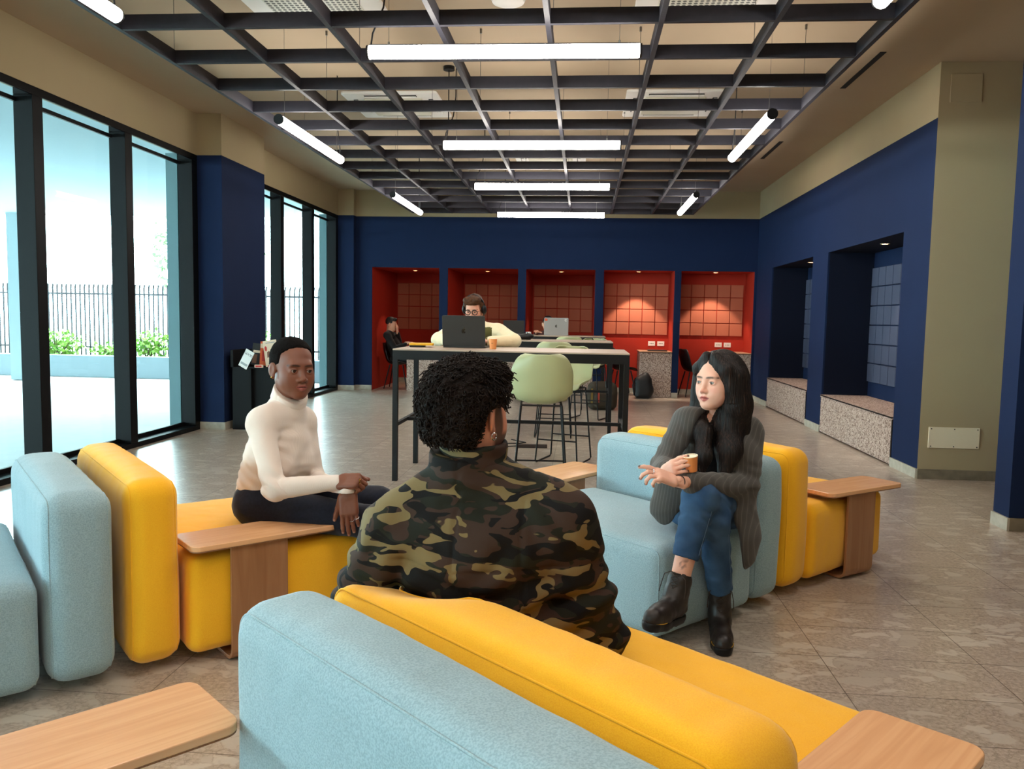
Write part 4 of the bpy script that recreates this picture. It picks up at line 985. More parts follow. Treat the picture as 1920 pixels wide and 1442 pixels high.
class Head:
    def __init__(h, c, f, u=(0, 0, 1), sc=1.0, fem=True, nose=1.0, beard=False, lip=1.0):
        h.lip = lip
        h.c = np.array(c, float); h.f = unit(f); h.u = unit(u); h.r = unit(np.cross(h.f, h.u)); h.u = np.cross(h.r, h.f); h.sc = sc; h.fem = fem; h.nose = nose; h.beard = beard
        h.R = np.array([h.r, h.f, h.u])
    def w(h, x, y, z): return h.c+h.sc*(h.r*x+h.f*y+h.u*z)
    def loc(h, V): return (V-h.c)@h.R.T/h.sc
    def rc(h, s, a, b, ra, rb, k, **kw): s.rc(h.w(*a), h.w(*b), ra*h.sc, rb*h.sc, k*h.sc, **kw)
    def el(h, s, c, r, k, op='+', R=None): s.el(h.w(*c), A(*r)*h.sc, h.R if R is None else R, k*h.sc, op)
    def build(h, s, neck):
        m = h.fem; j = 0 if m else .006
        h.el(s, (0, -.014, .036), (.0735, .094, .082), .0)
        h.el(s, (0, .020, -.028), (.0560+j*.8, .062, .074), .035)
        for x in (-1, 1):
            h.rc(s, (x*(.046+j*1.8), -.006, -.046), (x*.013, .063, -.091-j*.5), .016, .014, .03)
            h.el(s, (x*.0365, .0485, -.028), (.0245, .0250, .027), .04)
            h.el(s, (x*.026, .042, -.058), (.023, .028, .028), .035)
        h.el(s, (0, .071, -.092-j*.4), (.020+j, .017, .015), .022)
        h.rc(s, (-.034, .073, .020), (.034, .073, .020), .011, .011, .022)
        h.el(s, (0, .070, -.058), (.030, .020, .022), .02)
        # eye sockets, then lids with a slit
        for x in (-1, 1):
            h.el(s, (x*.032, .096, -.001), (.021, .018, .0145), .014, '-')
            h.el(s, (x*.0315, .0725, -.002), (.0165, .0150, .0140), .005)
            h.el(s, (x*.0315, .0900, -.0025), (.0148, .012, .0058 if m else .0050), .0015, '-')
        n = h.nose
        h.rc(s, (0, .078, .010), (0, .0975, -.028), .0068, .0080*n, .014)
        h.el(s, (0, .1010, -.0335), (.0092*n, .0100, .0088), .008)
        for x in (-1, 1): h.el(s, (x*.0110*n, .0905, -.0375), (.0078*n, .0105, .0072), .007)
        for x in (-1, 1): h.el(s, (x*.0065*n, .0985, -.0445), (.0034, .0045, .003), .002, '-')
        # lips
        q = h.lip
        for x in (-1, 1):
            h.rc(s, (x*.0225, .0765, -.0622), (x*.007, .0895, -.0570), .0034, .0064*q, .004)
            h.rc(s, (x*.0205, .0770, -.0632), (0, .0885, -.0695), .0036, .0078*q, .004)
        h.rc(s, (-.007, .0895, -.0570), (.007, .0895, -.0570), .0062*q, .0062*q, .003)
        h.el(s, (0, .0975, -.0630), (.0215, .0085, .0013), .001, '-')
        # ears
        for x in (-1, 1):
            d = unit(h.r*x*.35+h.f*-.25+h.u*.0); Re = np.array([unit(np.cross(h.u, d)), h.u, d]); Re = np.array([d, unit(np.cross(h.u, d)), h.u])
            eo = .45 if m else .80; Re = np.array([unit(h.r*x+h.f*eo), unit(h.f-h.r*x*eo), h.u])
            h.el(s, (x*(.0790 if m else .0830), -.012, -.004), (.0075, .0180 if m else .0195, .0280 if m else .0315), .006, R=Re)
            h.el(s, (x*(.0865 if m else .0895), -.004, -.001), (.0065, .0105, .018), .004, '-', R=Re)
            h.el(s, (x*.0775, -.004, -.031), (.006, .008, .009), .006)
        s.rc(h.w(0, -.022, -.050), neck, .050*h.sc if m else .058*h.sc, (.054 if m else .066)*h.sc, .03)
    def tint(h, V, base, lips=None, brow=None, cheek=None, out=None, beard=None):
        """face colours: lips, brows, cheeks, lash line, plus painted shade between the lips"""
        L = h.loc(V); C = out if out is not None else np.repeat(np.array(srgb(base)[:3])[None], len(V), 0)
        def mixin(col, w): 
            c = np.array(srgb(col)[:3]); C[:] = C*(1-w[:, None])+c*w[:, None]
        near = (np.abs(L) < .2).all(1)
        def seg(a, b, P):
            a, b = A(*a), A(*b); ab = b-a; t = np.clip((P-a)@ab/(ab@ab), 0, 1); return np.linalg.norm(P-a-t[:, None]*ab, axis=1)
        X = L.copy(); X[:, 0] = np.abs(X[:, 0])
        front = near & (L[:, 1] > .04)
        if cheek:
            d = np.linalg.norm((X-A(.040, .062, -.030))/A(.026, .04, .022), axis=1); mixin(cheek, np.clip(1-d, 0, 1)*.5*front)
            d = np.linalg.norm((X-A(0, .105, -.034))/A(.016, .02, .014), axis=1); mixin(cheek, np.clip(1-d, 0, 1)*.5*front)
        if beard:
            d = np.clip((-.034-L[:, 2])/.016, 0, 1)*(np.clip((L[:, 1]+.0)/.02, 0, 1))*near*np.clip((L[:, 2]+.125)/.01, 0, 1)
            mo = np.clip(1-np.linalg.norm((X-A(0, .085, -.064))/A(.020, .03, .010), axis=1), 0, 1)
            sd = np.clip((X[:, 0]-.050)/.006, 0, 1)*near*np.clip((L[:, 1]-.010)/.006, 0, 1)*np.clip((.046-L[:, 1])/.008, 0, 1)*(L[:, 2] < .06)*(L[:, 2] > -.09)
            mixin(beard, np.clip(np.maximum(d, sd)-mo*1.6, 0, .88))
        if lips:
            x_ = X[:, 0]; q = h.lip; z_ = L[:, 2]
            up_ = -.0545+.0028*(q-1)-.0085*(x_/.0240)**2-.0016*np.exp(-(x_/.003)**2); lo_ = -.0760-.003*(q-1)+.0125*(x_/.0230)**2
            mk = np.clip((up_-z_)/.0012+.5, 0, 1)*np.clip((z_-lo_)/.0012+.5, 0, 1)*np.clip((.0235-x_)/.0015, 0, 1)*(L[:, 1] > .066)*near
            mixin(lips, mk*.92)
            dl = np.abs(L[:, 2]+.0632); mixin((50, 22, 20), np.clip((.0014-dl)/.0007, 0, 1)*(X[:, 0] < .021)*(L[:, 1] > .075)*front*.75)  # shade of the mouth crease painted as a dark line
        if brow:
            d = np.minimum(seg((.013, .092, .0165), (.033, .086, .0215), X), seg((.033, .086, .0215), (.050, .066, .0165), X))
            mixin(brow, np.clip((.0072-d*1.0)/.004, 0, 1)*front*np.clip((.0052-np.abs(L[:, 2]-.0190-.0*X[:, 0]))/.002, 0, 1)*.85)
            d = np.linalg.norm((X-A(.0315, .086, .0012))/A(.0155, .012, .0036), axis=1); mixin(brow, np.clip((1-d)*2.5, 0, 1)*front*.75)
        return C
    def eyes(h, parent, look=None):
        gz = h.f if look is None else unit(look)
        for x in (-1, 1):
            c = h.w(x*.0315, .0725, -.0025); r = .0128*h.sc
            up = np.cross(np.cross(gz, h.u), gz); up = unit(up); rt = np.cross(gz, up)
            M4 = Matrix(((rt[0], up[0], gz[0], c[0]), (rt[1], up[1], gz[1], c[1]), (rt[2], up[2], gz[2], c[2]), (0, 0, 0, 1)))
            m = MB(); pr = [(r*math.sin(t), r*math.cos(t)) for t in np.linspace(.46, PI, 14)]; m.lathe(pr, n=20, mi=0, M4=M4)
            m.lathe([(0, r*1.02)]+[(r*math.sin(t)*1.0, r*math.cos(t)*1.005) for t in np.linspace(.08, .56, 5)], n=20, mi=1, M4=M4)
            wp(m.build('eye', [M['eye_white'], M['iris']], None, smooth=True), parent)

def wp(o, root):
    """parent keeping world place"""
    o.parent = root; o.matrix_parent_inverse = Matrix.LocRotScale(root.location, root.rotation_euler, None).inverted(); return o

def hand(s, wrist, d, n, side, curls, sc=1.0, thumb=(.5, .6, -.15), tcurl=.3, spread=.10, k=.006, wr=.024, stub=.03):
    """d wrist->knuckles, n back of hand, side=+1 thumb along cross(d,n)... returns finger tips (pos, dorsal normal)"""
    d = unit(d); n = unit(n-d*(np.array(n)@d)); t = np.cross(d, n)*side; w = np.array(wrist, float)
    R = np.array([d, t, n])
    s.box(w+d*.050*sc, A(.046, .038, .0135)*sc, .0130*sc, R, .012)
    s.rc(w-d*stub*sc, w+d*.015*sc, wr*sc, wr*.98*sc, .012, flat=(n, 1.25))
    s.rc(w+d*.02*sc+t*.02*sc-n*.004, w+d*.055*sc+t*.030*sc-n*.006, .015*sc, .012*sc, .012)
    tips = []
    offs = (.0285, .0095, -.0095, -.0275); lens = (.073, .081, .075, .058); rad = (.0088, .0090, .0086, .0076); base = (.088, .092, .089, .082)
    for i in range(4):
        p = w+d*base[i]*sc+t*offs[i]*sc; a = 0; dirv = unit(d+t*spread*(1.5-i)*.6)
        L = lens[i]*sc; r = rad[i]*sc; axis_n = n
        s.rc(p-d*.03*sc, p, r*1.05, r*1.04, k*1.3)
        for j, fr_ in enumerate((.46, .30, .24)):
            a = curls[i][j]; dirv2 = dirv*math.cos(a)-axis_n*math.sin(a); axis_n = axis_n*math.cos(a)+dirv*math.sin(a); dirv = unit(dirv2)
            q = p+dirv*L*fr_; s.rc(p, q, r*(1.02-.06*j), r*(.98-.08*j), k*.6); p = q
        tips.append((p, axis_n, dirv))
    # thumb
    p = w+d*.028*sc+t*.030*sc-n*.004; dv = unit(d*thumb[0]+t*thumb[1]+n*thumb[2]); q = p+dv*.042*sc
    s.rc(p, q, .0140*sc, .0105*sc, k*1.5); dv2 = unit(dv*math.cos(tcurl)+unit(d-t*.6)*math.sin(tcurl)); p2 = q+dv2*.030*sc; s.rc(q, p2, .0105*sc, .0095*sc, k)
    dv3 = unit(dv2*math.cos(tcurl*.7)+unit(d-t*.6)*math.sin(tcurl*.7)); p3 = p2+dv3*.022*sc; s.rc(p2, p3, .0095*sc, .0080*sc, k)
    tips.append((p3, n, dv3))
    return tips

def nail_tint(C, V, tips, col, r=.0068, w=.9):
    c = np.array(srgb(col)[:3])
    for p, n, d in tips:
        q = p+n*.006+d*.001; m = np.clip((r-np.linalg.norm(V-q, axis=1))/.002, 0, 1)*w
        C[:] = C*(1-m[:, None])+c*m[:, None]

def torso(s, pel, che, nb, shL, shR, f, wpv=.165, dpv=.115, ww=.125, dw=.09, wc=.155, dc=.105, k=.07, bust=0, sh=.055, grow=0, neck=.045):
    up = unit(che-pel); f = unit(f-up*(np.array(f)@up)); r = np.cross(f, up); R = np.array([r, f, up]); g = grow
    s.el(pel, (wpv+g, dpv+g, .115+g), R, 0)
    mid = (pel*.5+che*.5)
    s.el(mid, (ww+g, dw+g, .15), R, k)
    s.el(che, (wc+g, dc+g, .15+g), R, k)
    s.rc(shL*.93+shR*.07, shR*.93+shL*.07, sh+g, sh+g, k*.6)
    for q in (shL, shR): s.rc(nb, q*.75+nb*.25, neck+g, sh*.85+g, k*.5)
    if bust:
        for x in (-1, 1): s.el(che+f*(dc*.72)+r*x*.066-up*.035, (bust*1.1+g*.5, bust+g*.5, bust*1.1+g*.5), R, .04)
    return R

def curls_c(a, b=None, c=None): return [(a, b if b is not None else a, c if c is not None else a*.7)]*4

# ------------------------------------------------------------------ woman in the white turtleneck
def woman_b():
    root = empty('person', (-1.22, 3.28, 0), 0, 'woman in a white ribbed turtleneck and dark jeans sitting with crossed wrists', 'person')
    hc = at(549, 692, 3.28); az = math.radians(-46); hd = Head(hc, (math.cos(az), math.sin(az), -.02), (0.05, 0, 1), sc=1.07, nose=1.18, lip=1.3)
    shR, shL = at(489, 790, 3.15), at(568, 789, 3.42); nb = at(536, 772, 3.30)
    che = at(523, 842, 3.30); pel = at(505, 945, 3.32); pel[2] = .535
    f = A(.93, -.30, 0)
    elR, wrR = at(514, 917, 3.02), at(632, 904, 3.08)
    elL, wrL = at(590, 900, 3.42), at(652, 920, 3.07)
    hipR, hipL = pel+A(-.02, -.095, -.02), pel+A(.03, .10, -.02)
    knR = at(700, 970, 3.18); knR[2] = .475; knL = at(712, 958, 3.42); knL[2] = .50
    anR, anL = knR+A(.10, -.02, -.40), knL+A(.06, .02, -.42)
    # body
    s = SDF(); hd.build(s, nb); hv = s.mesh(.0022)
    b = SDF(); torso(b, pel, che, nb-A(0, 0, .01), shL, shR, f, .12, .085, .095, .065, .125, .075, sh=.040)
    for S_, E_, W_ in ((shR, elR, wrR), (shL, elL, wrL)): b.rc(S_, E_, .035, .030, .03).rc(E_, W_, .030, .023, .02)
    for h_, k_, a_ in ((hipR, knR, anR), (hipL, knL, anL)): b.rc(h_, k_, .078, .055, .05).rc(k_, a_, .052, .034, .03)
    bv = b.mesh(.010)
    hs = SDF()
    # right hand: loose fist pointing right; left hand hanging over the thigh
    t1 = hand(hs, wrR, unit(A(.92, -.12, .10)), A(.05, -.62, .78), -1, [(1.0, 1.3, .8), (1.05, 1.35, .8), (1.1, 1.35, .8), (1.1, 1.3, .8)], .98, thumb=(.8, .35, -.5), tcurl=.5)
    hv1 = hs.mesh(.0028)
    hs2 = SDF(); t2 = hand(hs2, wrL+A(0, 0, -.004), unit(A(.10, -.10, -1)), A(.05, -1, -.05), 1, [(.06, .12, .10), (.10, .15, .12), (.12, .16, .12), (.10, .2, .15)], 1.0, thumb=(.86, .42, -.25), tcurl=.05, spread=.05, wr=.019, stub=.006)
    hv2 = hs2.mesh(.0028)
    base = (116, 66, 44)
    def tint(V):
        C = hd.tint(V, base, lips=(148, 78, 70), brow=(34, 20, 16), cheek=(126, 70, 46))
        nail_tint(C, V, t2, (190, 140, 120), .006, .6); return C
    body = wp(np_mesh('body', [hv, bv, hv1, hv2], M['skin'], None, color=tint), root)
    hd.eyes(root, look=A(.80, -.62, .02))
    # hair: close cropped cap
    s = SDF(); hd.el(s, (0, -.020, .044), (.0800, .098, .0835), 0); hd.el(s, (0, -.055, -.005), (.070, .058, .060), .02)
    def face_cut(P, F):
        L = hd.loc(P); a = np.abs(L[..., 0])
        line = .072+.012*np.cos(np.clip(a/.06, 0, 1)*PI/2)-.50*np.clip(a-.040, 0, 1)   # hairline height
        front = np.maximum(L[..., 1]-.012-.9*np.clip(L[..., 2]-.010, 0, .1), -1)
        cut = np.minimum(line-L[..., 2], L[..., 1]+.0+.02)  # below hairline and forward of the ears
        side = np.minimum(.014+.25*(L[..., 1]-.018)-L[..., 2], L[..., 1]-.014)
        g = np.minimum(cut, L[..., 1]-.030); g2 = np.maximum(g, side)
        return np.maximum(F+.0014*vnoise(P, 160, 3)+.0068*np.clip(1+g2/.014, 0, 1)**2, g2+.0022*vnoise(P, 260, 9))
    s.mod(face_cut, hd.c-.2, hd.c+.2)
    s.el(hd.w(.083, -.008, -.006), (.016, .026, .036), hd.R, .004, '-').el(hd.w(-.083, -.008, -.006), (.016, .026, .036), hd.R, .004, '-')
    wp(sculpt(s, .0026, 'hair', mat('black_cropped_hair', (12, 9, 8), .95, spec=.1, bump=(420, .8, .003))), root)
    # sweater
    M['knit'] = mat('white_ribbed_knit', (226, 212, 200), .85, sheen=.2, spec=.2)
    tc = node(M['knit'], 'ShaderNodeTexCoord'); wv = node(M['knit'], 'ShaderNodeTexWave'); wv.inputs['Scale'].default_value = 75; wv.inputs['Distortion'].default_value = .3; wv.bands_direction = 'X'
    mp = node(M['knit'], 'ShaderNodeMapping'); mp.inputs['Rotation'].default_value = (0, .1, .75); link(M['knit'], tc.outputs['Object'], mp.inputs[0]); link(M['knit'], mp.outputs[0], wv.inputs['Vector'])
    bp = node(M['knit'], 'ShaderNodeBump'); bp.inputs['Strength'].default_value = .14; bp.inputs['Distance'].default_value = .002; link(M['knit'], wv.outputs['Fac'], bp.inputs['Height']); link(M['knit'], bp.outputs[0], bsdf(M['knit']).inputs['Normal'])
    s = SDF(); R = torso(s, pel+A(0, 0, .05), che, nb, shL, shR, f, .148, .108, .118, .090, .146, .100, bust=.050, grow=.006, neck=.046, sh=.046)
    s.mod(lambda P, F: np.maximum(F, (pel[2]+.005)-P[..., 2]+.25*(P[..., 0]-pel[0])), pel-.4, pel+.4)
    sleeves = []
    for S_, E_, W_ in ((shR, elR, wrR), (shL, elL, wrL)):
        d = unit(W_-E_); s.rc(S_-A(0, 0, .012), E_, .052, .044, .04).rc(E_, E_+d*.03, .045, .043, .018)
        left = W_ is wrL; ed = unit(A(.10, -.10, -1)) if left else d
        z = SDF()
        if left: z.rc(E_, W_, .0448, .0275, 0).rc(W_, W_+ed*.06, .0275, .0270, .006)
        else: z.rc(E_, W_+d*.03, .0448, .0285, 0)
        z.mod(lambda P, F, W_=W_, d=d, ed=ed, cl=(.010 if left else .010): np.maximum(F, (P-W_)@ed-cl)+.0022*np.sin((P@d)*190+3*vnoise(P, 20, 3))*np.exp(-((P-E_)**2).sum(-1)/.005)+.001*vnoise(P, 30, 6), np.minimum(E_, W_)-.2, np.maximum(E_, W_)+.2)
        sleeves.append(z.mesh(.0040))
    for q in (shR, shL): s.rc(nb+A(0, 0, .012), q*.9+nb*.1+A(0, 0, -.004), .050, .044, .05)
    # folded turtleneck
    ax = unit(hd.w(0, -.012, -.095)-nb); col_r = .066
    top = hd.w(0, -.010, -.088)
    s.rc(nb-ax*.012, nb*.3+top*.7, .066, .060, .035)
    cut0 = nb*.42+top*.58
    s2 = SDF(); s2.rc(nb*.40+top*.60, top, .0765, .0735, 0); s2.mod(lambda P, F: np.maximum(np.maximum(F, (P-top)@unit(ax+hd.f*.42)), -(P-cut0)@unit(ax+hd.f*.30)-.012)+.0012*vnoise(P, 40, 3), top-.2, top+.2)
    wp(sculpt(s2, .0035, 'rolled_collar', M['knit']), root)
    s.mod(lambda P, F: np.maximum(F, (P-top)@unit(ax+hd.f*.42)-.0), top-.12, top+.14)
    def folds(P, F):
        g = 0
        for E_, a_, w_ in ((elR, .0055, .08), (elL, .004, .06), (shR*.5+che*.5, .0050, .08), (mid_, .0030, .12), (mid_+A(-.08, -.06, .02), .0025, .09), (shL*.6+che*.4, .0035, .06)):
            d2 = ((P-E_)**2).sum(-1); g = g + a_*np.sin((P[..., 2]*1.0+P[..., 0]*.6)*130+3*vnoise(P, 12, 4))*np.exp(-d2/(w_*w_))
        return F+g+.0028*vnoise(P, 18, 6)
    mid_ = pel*.6+che*.4+f*.02
    s.mod(folds, pel-.6, pel+.8)
    sw = wp(np_mesh('sweater', [s.mesh(.0045)]+sleeves, M['knit'], None), root)
    # jeans
    dj = cloth('dark_indigo_denim', (20, 24, 36), (28, 33, 48), 90)
    s = SDF(); s.el(pel+A(0, 0, -.005), (.128, .168, .112), None, 0)
    for h_, k_, a_ in ((hipR, knR, anR), (hipL, knL, anL)): s.rc(h_, k_, .088, .067, .05).rc(k_, a_, .066, .052, .03)
    s.mod(lambda P, F: np.maximum(F, P[..., 2]-(pel[2]+.085)), pel-.3, pel+.3)
    s.mod(lambda P, F: F+.0035*vnoise(P*A(1, 1, 1), 16, 9)+.002*vnoise(P, 34, 2), pel-1, pel+1)
    jn = wp(sculpt(s, .006, 'jeans', dj), root)
    for p in (at(474, 948, 3.17), at(469, 964, 3.17)):
        q = p.copy(); MB().cyl(q+A(-.002, -.016, 0), q+A(.0, -.004, 0), .0055, 10).build('rivet', M['silver'], None, smooth=True); wp(bpy.context.scene.objects[-1] if False else COL.objects[-1], root)
    # shoes (behind the man, on the floor)
    for a_ in (anR, anL):
        s = SDF(); q = A(a_[0], a_[1], 0); s.rc(q+A(-.03, 0, .05), q+A(.14, -.03, .036), .042, .034, .03); s.rc(q+A(0, 0, .05), q+A(0, 0, .1), .045, .042, .03)
        s.mod(lambda P, F: np.maximum(F, .003-P[..., 2]), q-.3, q+.3); wp(sculpt(s, .006, 'shoe', cloth('white_canvas_shoe', (200, 196, 190))), root)
    # jewellery
    e_ = hd.w(-0, 0, 0); ear = hd.w(.0850, -.002, -.033)
    MB().lathe([(0, .003), (.0028, .002), (.0034, 0), (.0028, -.002), (0, -.003)], c=tuple(ear)).build('ear_stud', M['gold'], None, smooth=True); wp(COL.objects[-1], root)
    for (p, n, d), fr in ((t2[2], .052), (t2[3], .036)):
        c = p-d*fr; a = unit(np.cross(d, n)); MB().tube([c+.0092*(math.cos(t)*a+math.sin(t)*n) for t in np.linspace(0, 2*PI, 16, endpoint=False)], .0012, 6, closed=True).build('ring', M['silver'], None, smooth=True); wp(COL.objects[-1], root)
    p, n, d = t1[2]; c = wrR+A(.93, -.12, .08)*.105; MB().tube([c+.0105*(math.cos(t)*A(0, 1, 0)+math.sin(t)*A(0, 0, 1)) for t in np.linspace(0, 2*PI, 16, endpoint=False)], .0016, 6, closed=True).build('ring', M['gold'], None, smooth=True); wp(COL.objects[-1], root)
woman_b()
# ------------------------------------------------------------------ woman in the grey blazer
def boot(root, ank, d, up, z_floor=None, laces=True, sc=1.0, top_ext=.17):
    """ankle boot: ank joint, d toe direction, up shaft direction"""
    d = unit(d); up = unit(up); n = unit(np.cross(d, up)); su = unit(np.cross(n, d))  # su: sole normal
    R = np.array([d, n, su])
    lth = mat('dark_brown_leather', (38, 29, 24), .45, noise=(30, (22, 18, 17), .8), bump=(120, .12, .001)) if 'leather' not in M else M['leather']; M['leather'] = lth
    s = SDF(); a = np.array(ank, float)
    heel = a-su*.062-d*.028; ball = a-su*.066+d*.115; toe = a-su*.062+d*.165
    s.rc(heel+su*.025, ball+su*.018, .037, .040, 0, flat=(su, 1.05)); s.rc(ball+su*.014, toe+su*.012, .041, .036, .02, flat=(su, .95))
    s.rc(a-su*.02-d*.005, a+up*.02, .043, .042, .03); s.rc(a+d*.02-su*.01, ball+su*.03-d*.02, .036, .030, .03)
    s.rc(a+up*.01, a+up*(top_ext-.045), .043, .047, .02)
    s.mod(lambda P, F: np.maximum(F, (P-a)@up-top_ext), a-.3, a+.3)
    s.rc(a+up*(top_ext-.03), a+up*(top_ext+.05), .037, .039, 0, op='-')
    s.mod(lambda P, F: np.maximum(F, -(P-a)@su-.0640), a-.3, a+.3)
    s.mod(lambda P, F: F+.0015*vnoise(P, 60, 3), a-.3, a+.3)
    bt = wp(sculpt(s, .0034, 'boot', lth), root)
    s2 = SDF(); s2.rc(heel-su*.008, ball-su*.008, .040, .044, 0, flat=(su, .9)); s2.rc(ball-su*.008, toe-su*.008, .0445, .038, .01, flat=(su, .9))
    s2.mod(lambda P, F: np.maximum(F, np.abs((P-a)@su+.0775)-.0165), a-.3, a+.3)
    s2.box(a-su*.097+d*.052, A(.016, .06, .008), .002, R, .002, '-')
    sl = sculpt(s2, .0034, 'sole', M['black_plastic']); sl.parent = bt; sl.matrix_parent_inverse = bt.matrix_parent_inverse.inverted() @ Matrix.Identity(4) if False else Matrix.Identity(4)
    # yellow welt stitching round the toe
    m = MB()
    for k in range(34):
        t = -1+2*k/33; ang = t*1.9
        c_ = ball*.45+toe*.55-su*.0005; rx, ry = .058, .0415
        p = c_+d*(math.cos(ang)*rx-.004)+n*(math.sin(ang)*ry)*1.02+su*(-.0600+.062)
        p = p-su*((p-a)@su+.0605); q = p+unit(-d*math.sin(ang)*rx+n*math.cos(ang)*ry)*.0042
        m.tube([p, q], .0016, 4)
    st = m.build('welt_stitching', mat('yellow_thread', (206, 160, 50), .5) if 'thread' not in M else M['thread'], None); M['thread'] = st.data.materials[0]; tag(st, kind='stuff'); st.parent = bt
    # laces
    m = MB(); pts = []
    fr = lambda t: (a+up*((top_ext-.012)*t)+d*(.045+.003*t)) if t >= 0 else (a+d*(.044-.055*t*1.1)+su*(.016*t*1.0+.004)-su*.0)
    for k in range(8):
        t = 1-k*.22; c0 = fr(t); c1 = fr(t-.2)
        for sgn in (-1, 1): m.tube([c0+n*sgn*.017-d*.004, (c0+c1)/2+d*.004, c1-n*sgn*.017-d*.004], .0018, 5)
        m.tube([c0+n*.018-d*.004, c0+d*.004, c0-n*.018-d*.004], .0018, 5)
    c0 = fr(1)
    for sgn in (-1, 1): m.tube([c0, c0+n*sgn*.02+d*.008+up*.004, c0+n*sgn*.044+d*.004-up*.012, c0+n*sgn*.051-d*.004-up*.05, c0+n*sgn*.053-d*.006-up*.085], .0017, 5)
    lc = m.build('lace', M['lace_m'], None, smooth=True); lc.parent = bt
    # pull loop at the back of the shaft
    pl = MB().tube([a-d*.046+up*(top_ext-.01), a-d*.055+up*(top_ext+.018), a-d*.046+up*(top_ext+.004)], .0035, 6).build('pull_loop', M['lace_m'], None); pl.parent = bt
    return bt
M['lace_m'] = mat('dark_brown_lace', (52, 42, 36), .8)

